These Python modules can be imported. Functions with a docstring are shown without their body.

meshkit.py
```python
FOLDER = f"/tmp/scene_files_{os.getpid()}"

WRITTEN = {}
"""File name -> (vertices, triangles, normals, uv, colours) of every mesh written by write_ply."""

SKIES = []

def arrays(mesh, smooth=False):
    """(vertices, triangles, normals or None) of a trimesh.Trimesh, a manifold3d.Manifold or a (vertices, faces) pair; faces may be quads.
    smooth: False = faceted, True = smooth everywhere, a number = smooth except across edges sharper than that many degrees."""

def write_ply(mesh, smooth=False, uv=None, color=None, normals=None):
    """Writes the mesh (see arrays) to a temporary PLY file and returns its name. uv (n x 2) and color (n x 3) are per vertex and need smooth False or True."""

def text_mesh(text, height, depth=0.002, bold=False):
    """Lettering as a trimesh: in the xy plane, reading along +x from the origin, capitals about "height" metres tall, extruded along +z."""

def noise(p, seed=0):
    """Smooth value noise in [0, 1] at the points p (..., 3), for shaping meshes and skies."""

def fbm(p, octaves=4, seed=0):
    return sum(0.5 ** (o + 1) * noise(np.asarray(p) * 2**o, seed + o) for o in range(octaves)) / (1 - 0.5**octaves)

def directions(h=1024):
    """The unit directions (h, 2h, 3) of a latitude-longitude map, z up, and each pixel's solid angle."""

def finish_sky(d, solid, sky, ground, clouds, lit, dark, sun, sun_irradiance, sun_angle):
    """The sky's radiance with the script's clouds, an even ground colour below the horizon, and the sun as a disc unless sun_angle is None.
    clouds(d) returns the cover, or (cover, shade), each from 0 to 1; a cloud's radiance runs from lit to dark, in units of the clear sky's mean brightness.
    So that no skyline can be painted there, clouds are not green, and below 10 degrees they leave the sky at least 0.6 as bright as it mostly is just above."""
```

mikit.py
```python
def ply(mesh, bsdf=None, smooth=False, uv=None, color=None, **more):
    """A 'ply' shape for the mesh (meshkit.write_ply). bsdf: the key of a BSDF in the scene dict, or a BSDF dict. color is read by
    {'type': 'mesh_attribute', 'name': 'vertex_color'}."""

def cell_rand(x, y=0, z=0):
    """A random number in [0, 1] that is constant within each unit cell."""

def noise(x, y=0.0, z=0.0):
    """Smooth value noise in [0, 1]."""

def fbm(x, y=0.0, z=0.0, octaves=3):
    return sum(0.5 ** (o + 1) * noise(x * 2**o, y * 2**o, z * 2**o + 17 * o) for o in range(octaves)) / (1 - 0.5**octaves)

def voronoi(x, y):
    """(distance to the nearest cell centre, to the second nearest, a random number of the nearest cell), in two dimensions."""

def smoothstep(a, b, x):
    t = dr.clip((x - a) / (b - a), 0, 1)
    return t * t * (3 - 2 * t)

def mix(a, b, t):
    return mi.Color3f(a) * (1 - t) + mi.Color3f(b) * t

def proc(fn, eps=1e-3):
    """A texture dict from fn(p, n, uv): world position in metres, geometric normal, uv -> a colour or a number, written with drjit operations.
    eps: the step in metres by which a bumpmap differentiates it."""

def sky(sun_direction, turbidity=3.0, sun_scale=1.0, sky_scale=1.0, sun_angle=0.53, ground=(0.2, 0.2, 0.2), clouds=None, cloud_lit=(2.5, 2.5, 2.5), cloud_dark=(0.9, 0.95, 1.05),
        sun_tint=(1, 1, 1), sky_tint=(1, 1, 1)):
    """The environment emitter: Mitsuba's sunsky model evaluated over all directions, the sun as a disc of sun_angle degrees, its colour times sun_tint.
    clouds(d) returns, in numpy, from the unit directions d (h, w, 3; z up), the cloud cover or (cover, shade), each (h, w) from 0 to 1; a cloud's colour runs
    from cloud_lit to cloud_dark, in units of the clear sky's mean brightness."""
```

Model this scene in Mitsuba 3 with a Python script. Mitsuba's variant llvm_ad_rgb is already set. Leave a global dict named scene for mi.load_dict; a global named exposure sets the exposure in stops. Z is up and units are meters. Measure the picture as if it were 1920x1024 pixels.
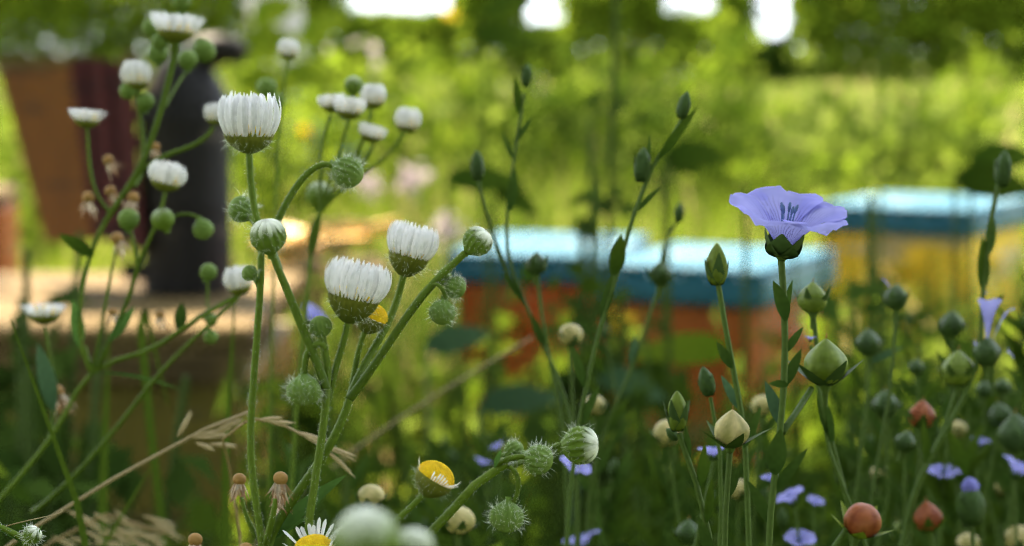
import math
import numpy as np, trimesh, drjit as dr, mitsuba as mi, mikit, meshkit
from scipy.interpolate import CubicSpline

T = mi.ScalarTransform4f
rng = np.random.default_rng(7)
scene, labels = {}, {}

# ---------------------------------------------------------------- camera, sky, exposure
EYE, PITCH, FOCAL, FOCUS = np.array([0, 0, 0.65]), math.radians(6.1), 3850.0, 0.35   # FOCAL in pixels of a 1920 wide frame
FWD = np.array([0, math.cos(PITCH), -math.sin(PITCH)])
RIGHT, UP = np.array([1.0, 0, 0]), np.array([0, math.sin(PITCH), math.cos(PITCH)])
scene['camera'] = {'type': 'thinlens', 'fov': 2 * math.degrees(math.atan(960 / FOCAL)), 'aperture_radius': 0.0018, 'focus_distance': FOCUS,
                   'near_clip': 0.02, 'far_clip': 600.0, 'to_world': T().look_at(EYE.tolist(), (EYE + FWD).tolist(), [0, 0, 1])}
SUN = np.array([-0.38, 0.55, 0.78])
scene['sky'] = mikit.sky(SUN, turbidity=4, sun_scale=1.0, sky_scale=1.0, ground=(0.10, 0.12, 0.05),
                         clouds=lambda d: 0.55 * meshkit.fbm(d * 3.0, 4, 5) + 0.6, cloud_lit=(1.12, 1.18, 1.30), cloud_dark=(.82, .86, .95))
exposure = 4.6


def at(px, py, d):
    """The point that is d metres in front of the camera and stands at this pixel of the photograph."""
    return EYE + d * FWD + (px - 960) / FOCAL * d * RIGHT - (py - 512) / FOCAL * d * UP


# ---------------------------------------------------------------- materials
# plants share three BSDFs: a mesh's uv.x runs from the first colour to the second, the whole part of uv.y picks the pair, its fraction is the tint of the single leaf
PAL = [
    ('flea_stem', (.055, .098, .006), (.105, .168, .013)),
    ('flea_cup', (.075, .10, .012), (.16, .17, .02)),
    ('bud_green', (.075, .145, .015), (.23, .32, .085)),
    ('bud_white', (.11, .18, .018), (.72, .76, .62)),
    ('disc_yellow', (.74, .48, .008), (.88, .64, .015)),
    ('seed_tan', (.25, .135, .038), (.37, .215, .070)),
    ('flax_stem', (.032, .064, .009), (.066, .112, .019)),
    ('flax_dark', (.022, .048, .010), (.055, .10, .025)),
    ('pod_green', (.085, .130, .008), (.150, .205, .030)),
    ('pod_cream', (.28, .26, .08), (.50, .42, .18)),
    ('pod_red', (.17, .036, .009), (.27, .085, .026)),
    ('dry_stalk', (.28, .20, .085), (.50, .41, .24)),
    ('bark', (.06, .045, .03), (.12, .09, .06)),
    ('pale_bark', (.42, .40, .36), (.55, .52, .48)),
    ('anther', (.03, .06, .14), (.16, .24, .42)),
    ('petal_white', (.78, .80, .76), (.87, .88, .895)),
    ('hair', (.75, .80, .68), (.85, .88, .80)),
    ('seed_bract', (.34, .17, .06), (.74, .64, .50)),
    ('leaf_flea', (.06, .13, .025), (.10, .20, .04)),
    ('leaf_flax', (.024, .052, .008), (.050, .090, .015)),
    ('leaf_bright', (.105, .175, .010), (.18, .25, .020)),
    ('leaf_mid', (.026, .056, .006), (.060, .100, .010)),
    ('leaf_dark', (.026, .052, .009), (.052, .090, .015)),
    ('meadow', (.095, .150, .014), (.155, .21, .030)),
    ('meadow_far', (.12, .17, .030), (.17, .22, .050)),
    ('dry_blade', (.30, .24, .10), (.42, .34, .16)),
    ('petal_blue', (.16, .16, .50), (.26, .26, .70)),
    ('petal_pink', (.30, .25, .27), (.42, .37, .39)),
    ('petal_yellow', (.60, .42, .02), (.80, .60, .05)),
    ('leaf_blue', (.04, .085, .035), (.07, .13, .06)),
]
IDX = {n: i for i, (n, _, _) in enumerate(PAL)}


def plant_colour(freq):
    def fn(p, n, uv):
        k, tint = dr.floor(uv.y), uv.y - dr.floor(uv.y)
        a, b = mi.Color3f(0), mi.Color3f(0)
        for i, (_, c0, c1) in enumerate(PAL):
            a, b = dr.select(k == i, mi.Color3f(c0), a), dr.select(k == i, mi.Color3f(c1), b)
        g = mikit.noise(p.x * freq, p.y * freq, p.z * freq)
        return dr.minimum((a + (b - a) * dr.clip(uv.x, 0, 1)) * (0.72 + 0.46 * tint) * (0.86 + 0.28 * g), .9)
    return fn


COL = mikit.proc(plant_colour(1400.0))
scene['plant_body'] = {'type': 'twosided', 'bsdf': {'type': 'principled', 'base_color': COL, 'roughness': 0.55, 'specular': 0.12}}
scene['plant_gloss'] = {'type': 'twosided', 'bsdf': {'type': 'principled', 'base_color': COL, 'roughness': 0.48, 'specular': 0.2}}
scene['plant_thin'] = {'type': 'principledthin', 'base_color': COL, 'roughness': 0.45, 'diff_trans': 1.0, 'eta': 1.2}


def petal_veins(p, n, uv):
    a = uv.x * 25 + 1.2 * mikit.noise(uv.x * 6, uv.y * 5)
    line = mikit.smoothstep(0.72, 0.96, dr.abs(dr.sin(a * 1.6))) * (.4 + .6 * mikit.noise(uv.x * 31, uv.y * 2)) * mikit.smoothstep(.95, 0.35, uv.y + 0.25 * mikit.noise(uv.x * 40, uv.y * 3))
    base = mikit.mix([.36, .36, .80], [.45, .44, .87], mikit.noise(uv.x * 9, uv.y * 9))
    base = mikit.mix([.55, .58, .72], base, mikit.smoothstep(0.0, 0.16, uv.y))
    return mikit.mix(base, [.07, .05, .36], 0.9 * line)


scene['flax_petal'] = {'type': 'principledthin', 'base_color': mikit.proc(petal_veins), 'roughness': 0.6, 'diff_trans': 0.75, 'eta': 1.3}


def flat(key, fn, rough, spec=0.5, metallic=0.0, bump=None):
    b = {'type': 'principled', 'base_color': mikit.proc(fn) if callable(fn) else {'type': 'rgb', 'value': list(fn)}, 'roughness': rough, 'specular': spec * .6, 'metallic': metallic}
    scene[key] = {'type': 'twosided', 'bsdf': b}


def worn(c0, c1, chip, f=18.0, amount=0.62):
    def fn(p, n, uv):
        m = mikit.fbm(p.x * f, p.y * f, p.z * f * 3)
        c = mikit.mix(c0, c1, mikit.fbm(p.x * 60, p.y * 60, p.z * 8))
        return mikit.mix(c, chip, mikit.smoothstep(amount, amount + .08, m))
    return fn


flat('paint_orange', worn((.25, .055, .004), (.37, .095, .008), (.24, .14, .05), 11.0, .60), .55)
flat('paint_yellow', worn((.66, .42, .015), (.76, .52, .03), (.42, .34, .16), 11.0, .57), .55)
flat('paint_blue', worn((.006, .075, .125), (.020, .125, .18), (.11, .21, .24), 9.0, .58), .45, .4)
flat('far_blue', worn((.03, .12, .30), (.05, .17, .38), (.25, .33, .38)), .5)
flat('paint_ochre', worn((.125, .098, .016), (.165, .128, .022), (.11, .085, .03)), .6)
flat('bare_board', worn((.095, .068, .028), (.135, .097, .042), (.07, .05, .025), 12.0, .62), .7, .08)
flat('bellows_wood', worn((.11, .038, .003), (.18, .066, .005), (.07, .03, .008)), .5)
flat('leather_red', worn((.05, .006, .006), (.085, .011, .010), (.03, .008, .008)), .5)
flat('sooty_steel', worn((.007, .007, .007), (.02, .019, .018), (.06, .05, .04)), .5, .2)
flat('wax_comb', worn((.66, .37, .05), (.80, .56, .16), (.34, .17, .03), 30.0, .6), .5)
flat('soil', lambda p, n, uv: mikit.mix([.05, .06, .02], [.10, .12, .02], mikit.fbm(p.x * 1.5, p.y * 1.5)), .9, .1)


# ---------------------------------------------------------------- mesh tools
class M:
    """Vertices, triangles and uv gathered into one mesh."""
    def __init__(self):
        self.v, self.f, self.uv, self.n = [], [], [], 0

    def add(self, v, f, x, pal, tint=0.5):
        v = np.asarray(v, float)
        x = np.broadcast_to(np.asarray(x, float), (len(v),))
        self.v.append(v); self.f.append(np.asarray(f, int) + self.n)
        self.uv.append(np.stack([x, np.broadcast_to(IDX[pal] + np.clip(tint, .05, .95), (len(v),))], 1) if pal is not None else np.asarray(tint))
        self.n += len(v)
        return self

    def merge(self, other):
        for v, f, uv in zip(other.v, other.f, other.uv):
            pass
        self.v += other.v; self.uv += other.uv
        off = self.n
        self.f += [f + off for f in other.f]
        self.n += other.n
        return self

    def ply(self, bsdf, smooth=True):
        return mikit.ply((np.vstack(self.v), np.vstack(self.f)), bsdf, smooth=smooth, uv=np.vstack(self.uv))


def unit(v):
    v = np.asarray(v, float)
    return v / np.linalg.norm(v)


def frame(axis, roll=0.0):
    """Columns x, y, z with z along the axis; x leans towards the camera."""
    z = unit(axis)
    x = np.array([0, -1.0, 0.02]) if abs(z[1]) < .95 else np.array([0, 0, 1.0])
    x = unit(x - z * (x @ z)); y = np.cross(z, x)
    c, s = math.cos(roll), math.sin(roll)
    return np.stack([x * c + y * s, y * c - x * s, z], 1)


def quads(nu, nv, wrap):
    i, j = np.meshgrid(np.arange(nu - 1), np.arange(nv if wrap else nv - 1), indexing='ij')
    a, b = i * nv + j, i * nv + (j + 1) % nv
    q = np.stack([a, b, b + nv, a + nv], -1).reshape(-1, 4)
    return np.vstack([q[:, [0, 1, 2]], q[:, [0, 2, 3]]])


def curve(pts, n):
    p = np.asarray(pts, float)
    if len(p) == 2:
        return p[0] + np.linspace(0, 1, n)[:, None] * (p[1] - p[0])
    s = np.concatenate([[0], np.cumsum(np.linalg.norm(np.diff(p, axis=0), axis=1))])
    return CubicSpline(s, p)(np.linspace(0, s[-1], n))


def tube(m, pts, r0, r1, pal, n=None, sides=9, tint=.5, ridge=0.06, x=(0, 1)):
    n = n or max(6, 6 * len(pts))
    p = curve(pts, n)
    t = np.gradient(p, axis=0); t /= np.linalg.norm(t, axis=1, keepdims=True)
    a = np.zeros_like(p); a[0] = frame(t[0])[:, 0]
    for i in range(1, n):
        a[i] = unit(a[i - 1] - t[i] * (a[i - 1] @ t[i]))
    b = np.cross(t, a)
    th = np.arange(sides) * 2 * np.pi / sides
    r = np.linspace(r0, r1, n)[:, None] * (1 + ridge * np.cos(th * 3)[None] * (sides > 6)) * (1 + .05 * np.sin(np.linspace(0, 9, n) + r0 * 9e4))[:, None]
    v = p[:, None] + r[..., None] * (np.cos(th)[None, :, None] * a[:, None] + np.sin(th)[None, :, None] * b[:, None])
    f = quads(n, sides, True)
    c0, c1 = len(v.reshape(-1, 3)), len(v.reshape(-1, 3)) + 1
    caps = [[c0, (j + 1) % sides, j] for j in range(sides)] + [[c1, (n - 1) * sides + j, (n - 1) * sides + (j + 1) % sides] for j in range(sides)]
    xs = np.repeat(np.linspace(x[0], x[1], n), sides)
    m.add(np.vstack([v.reshape(-1, 3), p[:1], p[-1:]]), np.vstack([f, caps]), np.concatenate([xs, [x[0], x[1]]]), pal, tint)
    return p, t


def lathe(m, pos, R, prof, pal, seg=28, x=None, ribs=0, depth=.05, tint=.5, twist=0.0, sharp=False, rib_x=0.0, streak=0.0):
    """prof: rows of (radius, height) in metres, turned about R's z at pos."""
    prof = np.asarray(prof, float)
    k = len(prof)
    th = np.arange(seg) * 2 * np.pi / seg
    tw = np.linspace(0, twist, k)[:, None]
    w = np.cos((th[None] + tw) * ribs) if ribs else np.zeros((k, seg))
    if sharp:
        w = 1 - 2 * np.abs(np.sin((th[None] + tw) * ribs / 2)) ** .7
    g = np.sin(np.linspace(0, np.pi, k))[:, None]
    rr = prof[:, :1] * (1 + depth * w * g)
    loc = np.stack([rr * np.cos(th), rr * np.sin(th), np.broadcast_to(prof[:, 1:], rr.shape)], -1).reshape(-1, 3)
    v = pos + loc @ R.T
    xs = np.broadcast_to((np.linspace(0, 1, k) if x is None else np.broadcast_to(np.asarray(x, float), (k,)))[:, None], rr.shape) + rib_x * w * g + streak * (np.repeat(rng.uniform(-1, 1, -(-seg // 2)), 2)[None, :seg] * .7 + rng.normal(0, .35, rr.shape)) * g
    m.add(v, quads(k, seg, True), xs.ravel(), pal, tint)
    return m


def hairs(m, p, nrm, length, rad, pal='hair', curl=.5):
    """A thin three-sided spike at every point p along its normal."""
    k = len(p)
    if k == 0:
        return m
    d = nrm + rng.normal(0, .28 + .12 * curl, (k, 3)); d /= np.linalg.norm(d, axis=1, keepdims=True)
    a = np.cross(d, rng.normal(0, 1, (k, 3))); a /= np.linalg.norm(a, axis=1, keepdims=True)
    b = np.cross(d, a)
    L = (np.asarray(length) * rng.uniform(.3, 1.2, k))[:, None]
    bend = rng.normal(0, curl * .3, (k, 1)) * L * a
    mid, tip = p + d * L * .55 + bend * .3, p + d * L + bend
    rows = []
    for c, r in ((p, rad), (mid, rad * .8)):
        for q in range(3):
            t = q * 2 * np.pi / 3
            rows.append(c + r * (math.cos(t) * a + math.sin(t) * b))
    v = np.stack(rows + [tip], 1).reshape(-1, 3)
    one = np.array([[0, 1, 4], [0, 4, 3], [1, 2, 5], [1, 5, 4], [2, 0, 3], [2, 3, 5], [3, 4, 6], [4, 5, 6], [5, 3, 6]])
    f = (one[None] + (np.arange(k) * 7)[:, None, None]).reshape(-1, 3)
    m.add(v, f, np.tile([0, 0, 0, .5, .5, .5, 1], k), pal, .7)
    return m


def stem_hairs(m, p, t, r, per_m, length):
    L = np.linalg.norm(np.diff(p, axis=0), axis=1).sum()
    k = int(L * per_m)
    s = rng.uniform(0, len(p) - 1.001, k); i = s.astype(int); w = (s - i)[:, None]
    c, tt = p[i] * (1 - w) + p[i + 1] * w, t[i]
    a = np.cross(tt, rng.normal(0, 1, (k, 3))); a /= np.linalg.norm(a, axis=1, keepdims=True)
    return hairs(m, c + a * r * .9, a + .2 * tt, length, .000022)


def leaf(m, base, d, L, W, pal, up=None, droop=.15, fold=.25, n=8, tint=None, wave=0.0, shape=.8, x=(0, 1)):
    d = unit(d)
    up = np.array([0, 0, 1.0]) if up is None else np.asarray(up, float)
    side = np.cross(d, up)
    side = unit(side if np.linalg.norm(side) > .05 else np.cross(d, [0.2, 1, 0]))
    nor = np.cross(side, d)
    t = np.linspace(0, 1, n)
    c = np.asarray(base) + d * (L * t)[:, None] - nor * (droop * L * t ** 2)[:, None]
    w = W / 2 * np.sin(np.pi * np.clip(t, .02, .99) ** shape) ** .85 + W * .03
    w[-1] = W * .01
    h = wave * W * np.sin(t * 17 + rng.uniform(0, 6))[:, None]
    v = np.stack([c - side * w[:, None] + nor * (fold * w[:, None] + h), c, c + side * w[:, None] + nor * (fold * w[:, None] - h)], 1).reshape(-1, 3)
    tint = rng.uniform(.2, .8) if tint is None else tint
    return m.add(v, quads(n, 3, False), np.repeat(np.linspace(x[0], x[1], n), 3), pal, tint)


def strip(m, line, side, w, nor, pal, fold=.0, tint=.5, x=None):
    """A petal: a centre line, its sideways and outward directions and its half width at each row."""
    n = len(line)
    v = np.stack([line - side * w[:, None] - nor * (fold * w)[:, None], line, line + side * w[:, None] - nor * (fold * w)[:, None]], 1).reshape(-1, 3)
    return m.add(v, quads(n, 3, False), np.repeat(np.linspace(0, 1, n) if x is None else x, 3), pal, tint)


def put(key, m, bsdf, label=None, kind=None, smooth=True):
    base, k = key, 1
    while key in scene:
        key = f'{base}_{k:03d}'; k += 1
    scene[key] = m.ply(bsdf, smooth) if isinstance(m, M) else m
    if label or kind:
        labels[key] = {**({'label': label} if label else {}), **({'kind': kind} if kind else {})}
    return key


def thing(name, label, category, group=None):
    key, k = name, 1
    while key in labels:
        key = f'{name}_{k:03d}'; k += 1
    labels[key] = {'label': label, 'category': category, **({'group': group} if group else {})}
    return key


def holder(key):
    """The next free key of a part that only carries sub-parts."""
    base, k = key, 1
    while key in labels or any(s.startswith(key + '__') for s in scene):
        key = f'{base}_{k:03d}'; k += 1
    return key


MM = 0.001
PX = FOCUS / FOCAL     # metres per photograph pixel in the plane of focus


# ---------------------------------------------------------------- fleabane
def cup_profile(R, H, rs):
    t = np.linspace(0, 1, 10)
    return np.stack([rs + (R - rs) * np.sin(t * np.pi / 2) ** .75, -H * (1 - t) ** 1.15], 1)


def ray(pos, F, phi, rb, rm, rt, z0, z1, w, tint, pal='petal_white', lean=0.0, fold=.35):
    """One ray floret: from radius rb at z0 through rm to rt at z1."""
    n = 8
    t = np.linspace(0, 1, n)
    r = (1 - t) ** 2 * rb + 2 * t * (1 - t) * (2 * rm - (rb + rt) / 2) + t ** 2 * rt
    z = z0 + (z1 - z0) * t
    ph = phi + lean * t
    rad = np.stack([np.cos(ph), np.sin(ph), 0 * ph], 1)
    line = rad * r[:, None] + np.array([0, 0, 1.0]) * z[:, None]
    side = np.stack([-np.sin(ph), np.cos(ph), 0 * ph], 1)
    prof = np.interp(t, [0, .25, .8, .93, 1], [.55, .85, 1, .8, .22]) * w
    m = M()
    return strip(m, pos + line @ F.T, side @ F.T, prof, rad @ F.T, pal, fold, tint)


def flea_head(plant, pos, axis, R=5.0 * MM, petal=7.2 * MM, cup=3.2 * MM, n=84, single=False, tip=.97, sharp=True, roll=0, label=None):
    """A half open head: green cup, upright white rays in three rows. pos is where the stem ends."""
    F = frame(axis, roll)
    hd = holder(plant + '__flower_head')
    if label:
        labels[hd] = {'label': label}
    o = pos + F[:, 2] * cup
    m = M()
    lathe(m, o, F, cup_profile(R * .80, cup * 1.02, .9 * MM), 'flea_cup', seg=72 if sharp else 24, ribs=24, depth=.045, x=np.linspace(0, 1, 10) ** 1.5, rib_x=.25)
    for j in range(34 if sharp else 0):
        ph = j * 2 * np.pi / 34 + rng.normal(0, .05)
        L = rng.uniform(.6, 1.7) * MM
        tt = np.linspace(0, 1, 5)
        rad, sd = np.array([math.cos(ph), math.sin(ph), 0]), np.array([-math.sin(ph), math.cos(ph), 0])
        line = rad * (R * (.80 + .05 * tt) + .10 * MM)[:, None] + np.array([0, 0, 1.0]) * (L * tt - .5 * MM)[:, None] + sd * (rng.normal(0, .12) * MM * tt)[:, None]
        strip(m, o + line @ F.T, np.tile(sd @ F.T, (5, 1)), .26 * MM * np.array([1, .95, .7, .4, .08]), np.tile(rad @ F.T, (5, 1)), 'flea_cup', .3, rng.uniform(.2, .8), x=np.linspace(.6, 1, 5))
    put(hd + '__cup', m, 'plant_body')
    joined = M()
    for k in range(n):
        row = k % 3
        phi = 2 * np.pi * k / n + rng.normal(0, .03)
        shrink = (1, .90, .70)[row]
        z1 = petal * rng.uniform(.90, 1.02) * (.90, .97, 1.0)[row]
        p = ray(o, F, phi, R * .78 * shrink, R * 1.07 * shrink, R * tip * shrink * rng.uniform(.92, 1.04), -.25 * MM, z1, R * (rng.uniform(.066, .084) * 84 / n if n > 60 else .11), rng.uniform(.15, .98), lean=rng.normal(0, .06), fold=rng.uniform(.3, .75))
        if single:
            put(hd + '__petal', p, 'plant_thin')
        else:
            joined.merge(p)
    if not single:
        put(hd + '__petals', joined, 'plant_thin', kind='stuff')
    m = M()
    dome(m, o + F[:, 2] * .2 * MM, F, R * .62, 1.2 * MM, 'disc_yellow', 40 if sharp else 12)
    put(hd + '__disc', m, 'plant_body')
    if sharp:
        m = M()
        k = 90
        th, t = rng.uniform(0, 2 * np.pi, k), rng.uniform(.1, .8, k)
        pr = cup_profile(R * .80, cup, .9 * MM)
        r, z = np.interp(t, np.linspace(0, 1, 10), pr[:, 0]), np.interp(t, np.linspace(0, 1, 10), pr[:, 1])
        nl = np.stack([np.cos(th), np.sin(th), -.35 + 0 * th], 1)
        hairs(m, o + np.stack([r * np.cos(th), r * np.sin(th), z], 1) @ F.T, nl @ F.T, 1.8 * MM, .026 * MM, curl=1.1)
        put(hd + '__hairs', m, 'plant_thin', kind='stuff')
    return hd


def dome(m, o, F, R, H, pal, k):
    """A dome of disc florets in a spiral."""
    t = np.linspace(0, 1, 9)
    lathe(m, o, F, np.stack([R * np.cos(t * np.pi / 2) + 1e-6, H * np.sin(t * np.pi / 2)], 1), pal, seg=24, tint=.35)
    for i in range(k):
        q = math.sqrt((i + .5) / k); ph = i * 2.39996
        c = np.array([R * q * math.cos(ph), R * q * math.sin(ph), H * math.sqrt(max(0, 1 - q * q))])
        nn = unit(c / np.array([R, R, H]) ** 2 + 1e-9)
        s = R * .95 / math.sqrt(k)
        G = frame(F @ nn)
        a = np.linspace(0, np.pi / 2, 4)
        lathe(m, o + F @ c, G, np.stack([s * np.cos(a) + 1e-7, s * 1.4 * np.sin(a) - s * .2], 1), pal, seg=6, tint=rng.uniform(.3, .9))
    return m


def flea_bud(plant, c, axis, R, white=.0, hairy=1.0, sharp=True, name='bud', squash=.92, neck=.7, label=None, hair_len=1.0):
    """A closed hairy bud with its centre at c, its stalk on the side away from axis."""
    F = frame(axis, rng.uniform(0, 6))
    k = 22
    t = np.linspace(0, np.pi, k)
    r = R * np.sin(t) ** .85
    z = -R * squash * np.cos(t)
    stalk = np.clip(1 - t / .6, 0, 1)
    z = z - stalk ** 2 * R * .35
    r = np.maximum(r, neck * MM * stalk)
    z = np.where(t > 2.6, z + R * .10 * (t - 2.6), z)
    m = M()
    x = np.clip((np.cos(np.pi - t) * -1 + 1) / 2, 0, 1)
    s = np.linspace(0, 1, k)
    xs = np.clip((s - .5) / .5, 0, 1) ** 1.1 if white else .2 + .3 * s
    lathe(m, c, F, np.stack([r + 1e-6, z], 1), 'bud_white' if white else 'bud_green', seg=84 if sharp else 20, ribs=14, depth=.07 if sharp else .05, x=xs * (white if white else 1), twist=.5, sharp=True, rib_x=.16 if sharp else .1, tint=rng.uniform(.4, .65))
    if sharp and white:      # white ray tips folded over the top
        for j in range(18):
            ph = j * 2 * np.pi / 18 + rng.normal(0, .08)
            a = np.linspace(1.75 + rng.uniform(0, .3), 3.0 + rng.uniform(-.1, .1), 7)
            rr, zz = (R * np.sin(a) ** .85) * 1.03 + .05 * MM, -R * squash * np.cos(a) * 1.03 + .1 * MM
            line = np.stack([rr * np.cos(ph), rr * np.sin(ph), zz], 1)
            side = np.tile([-math.sin(ph), math.cos(ph), 0], (7, 1))
            nn = np.stack([np.sin(a) * np.cos(ph), np.sin(a) * np.sin(ph), -np.cos(a)], 1)
            strip(m, c + line @ F.T, side @ F.T, R * .13 * np.array([.5, .9, 1, 1, .9, .7, .25]), nn @ F.T, 'bud_white', .35, rng.uniform(.3, .9), x=np.array([.15, .4, .7, .85, .95, 1, 1.0]))
    key = plant + '__' + name
    hd = put(key, m, 'plant_body', label)
    if hairy and sharp:
        h = M()
        q = int(125 * hairy)
        a, ph = np.arccos(rng.uniform(-.75, .85, q)), rng.uniform(0, 2 * np.pi, q)
        n = np.stack([np.sin(a) * np.cos(ph), np.sin(a) * np.sin(ph), -np.cos(a)], 1)
        hairs(h, c + (n * np.array([1, 1, squash]) * R * .98) @ F.T, n @ F.T, .36 * R * hair_len + .6 * MM, .026 * MM, curl=1.1)
        put(hd + '__hairs', h, 'plant_thin', kind='stuff')
    return hd


def seed_head(plant, c, axis, R, domed=True, sharp=True, bare=False):
    """A spent head: a tan bald dome over a skirt of dry, hanging bracts. c is the dome's centre."""
    F = frame(axis, rng.uniform(0, 6))
    hd = holder(plant + '__seed_head')
    if domed:
        m = M()
        t = np.linspace(0, np.pi, 16)
        lathe(m, c, F, np.stack([R * .92 * np.sin(t) + 1e-6, -R * .85 * np.cos(t)], 1), 'seed_tan', seg=28, ribs=0, tint=.6, streak=.35)
        put(hd + '__dome', m, 'plant_body')
    m = M()
    k = 44 if sharp else 14
    for j in range(k):
        ph = j * 2 * np.pi / k + rng.normal(0, .2)
        L = R * rng.uniform(1.6, 3.8)
        out = rng.uniform(.25, 1.5)
        t = np.linspace(0, 1, 8)
        bend = rng.uniform(-.6, 1.2)
        r, z = R * (.62 + out * (t - .25 * bend * t ** 2)), -R * .35 - L * (t - .12 * t ** 2) + R * .7 * bend * t ** 3
        rad, sd = np.array([math.cos(ph), math.sin(ph), 0]), np.array([-math.sin(ph), math.cos(ph), 0])
        line = rad * r[:, None] + np.array([0, 0, 1.0]) * z[:, None] + sd * (rng.normal(0, .6) * R * t ** 2)[:, None]
        pale = rng.uniform(.7, 1.1) if rng.random() < .6 else rng.uniform(.1, .4)
        strip(m, c + line @ F.T, np.tile(sd @ F.T, (8, 1)), R * rng.uniform(.10, .21) * np.array([.7, 1, 1.1, 1, .9, .7, .4, .1]), np.tile(rad @ F.T, (8, 1)), 'seed_bract', .5, rng.uniform(.1, .95), x=pale * np.array([.3, .9, 1, 1, .8, .5, .2, 0]))
    put(hd + '__bracts', m, 'plant_thin', kind='stuff')
    return hd


def path(*rows, d=None):
    return [at(*(r if len(r) == 3 else (*r, d))) for r in rows]


def to_ground(pts, dx=0.0, dy=0.0):
    """Lets a stem go on below the picture down to the soil."""
    p = np.asarray(pts[-1]); q = np.asarray(pts[-2])
    s = unit(p - q)
    a = p + s * .06 + np.array([0, 0, -.05])
    return list(pts) + [a, np.array([a[0] + dx * .6 + s[0] * .05, a[1] + dy * .6, a[2] * .5]), np.array([a[0] + dx + s[0] * .05, a[1] + dy, -.01])]


def flea_stem(plant, pts, r_top, r_low, name='stem', sharp=True, ground=False, dx=0, dy=0):
    """pts from the tip downwards; radii in photograph pixels at the plane of focus."""
    m = M()
    p0 = to_ground(pts, dx, dy) if ground else pts
    p, t = tube(m, p0, (.84 if sharp else .72) * r_top * PX, (.84 if sharp else .72) * r_low * PX, 'flea_stem', n=10 * len(p0), sides=12 if sharp else 7, tint=rng.uniform(.4, .6), x=(1, .2))
    key = put(plant + '__' + name, m, 'plant_body')
    if sharp:
        h = M()
        keep = p[:, 2] > .42
        stem_hairs(h, p[keep], t[keep], .84 * (r_top + r_low) / 2 * PX, 9000, .45 * MM)
        put(key + '__hairs', h, 'plant_thin', kind='stuff')
    return p


X, Z = RIGHT, UP


def dirn(right, up, toward=0.0):
    return unit(right * X + up * Z - toward * FWD)


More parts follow.
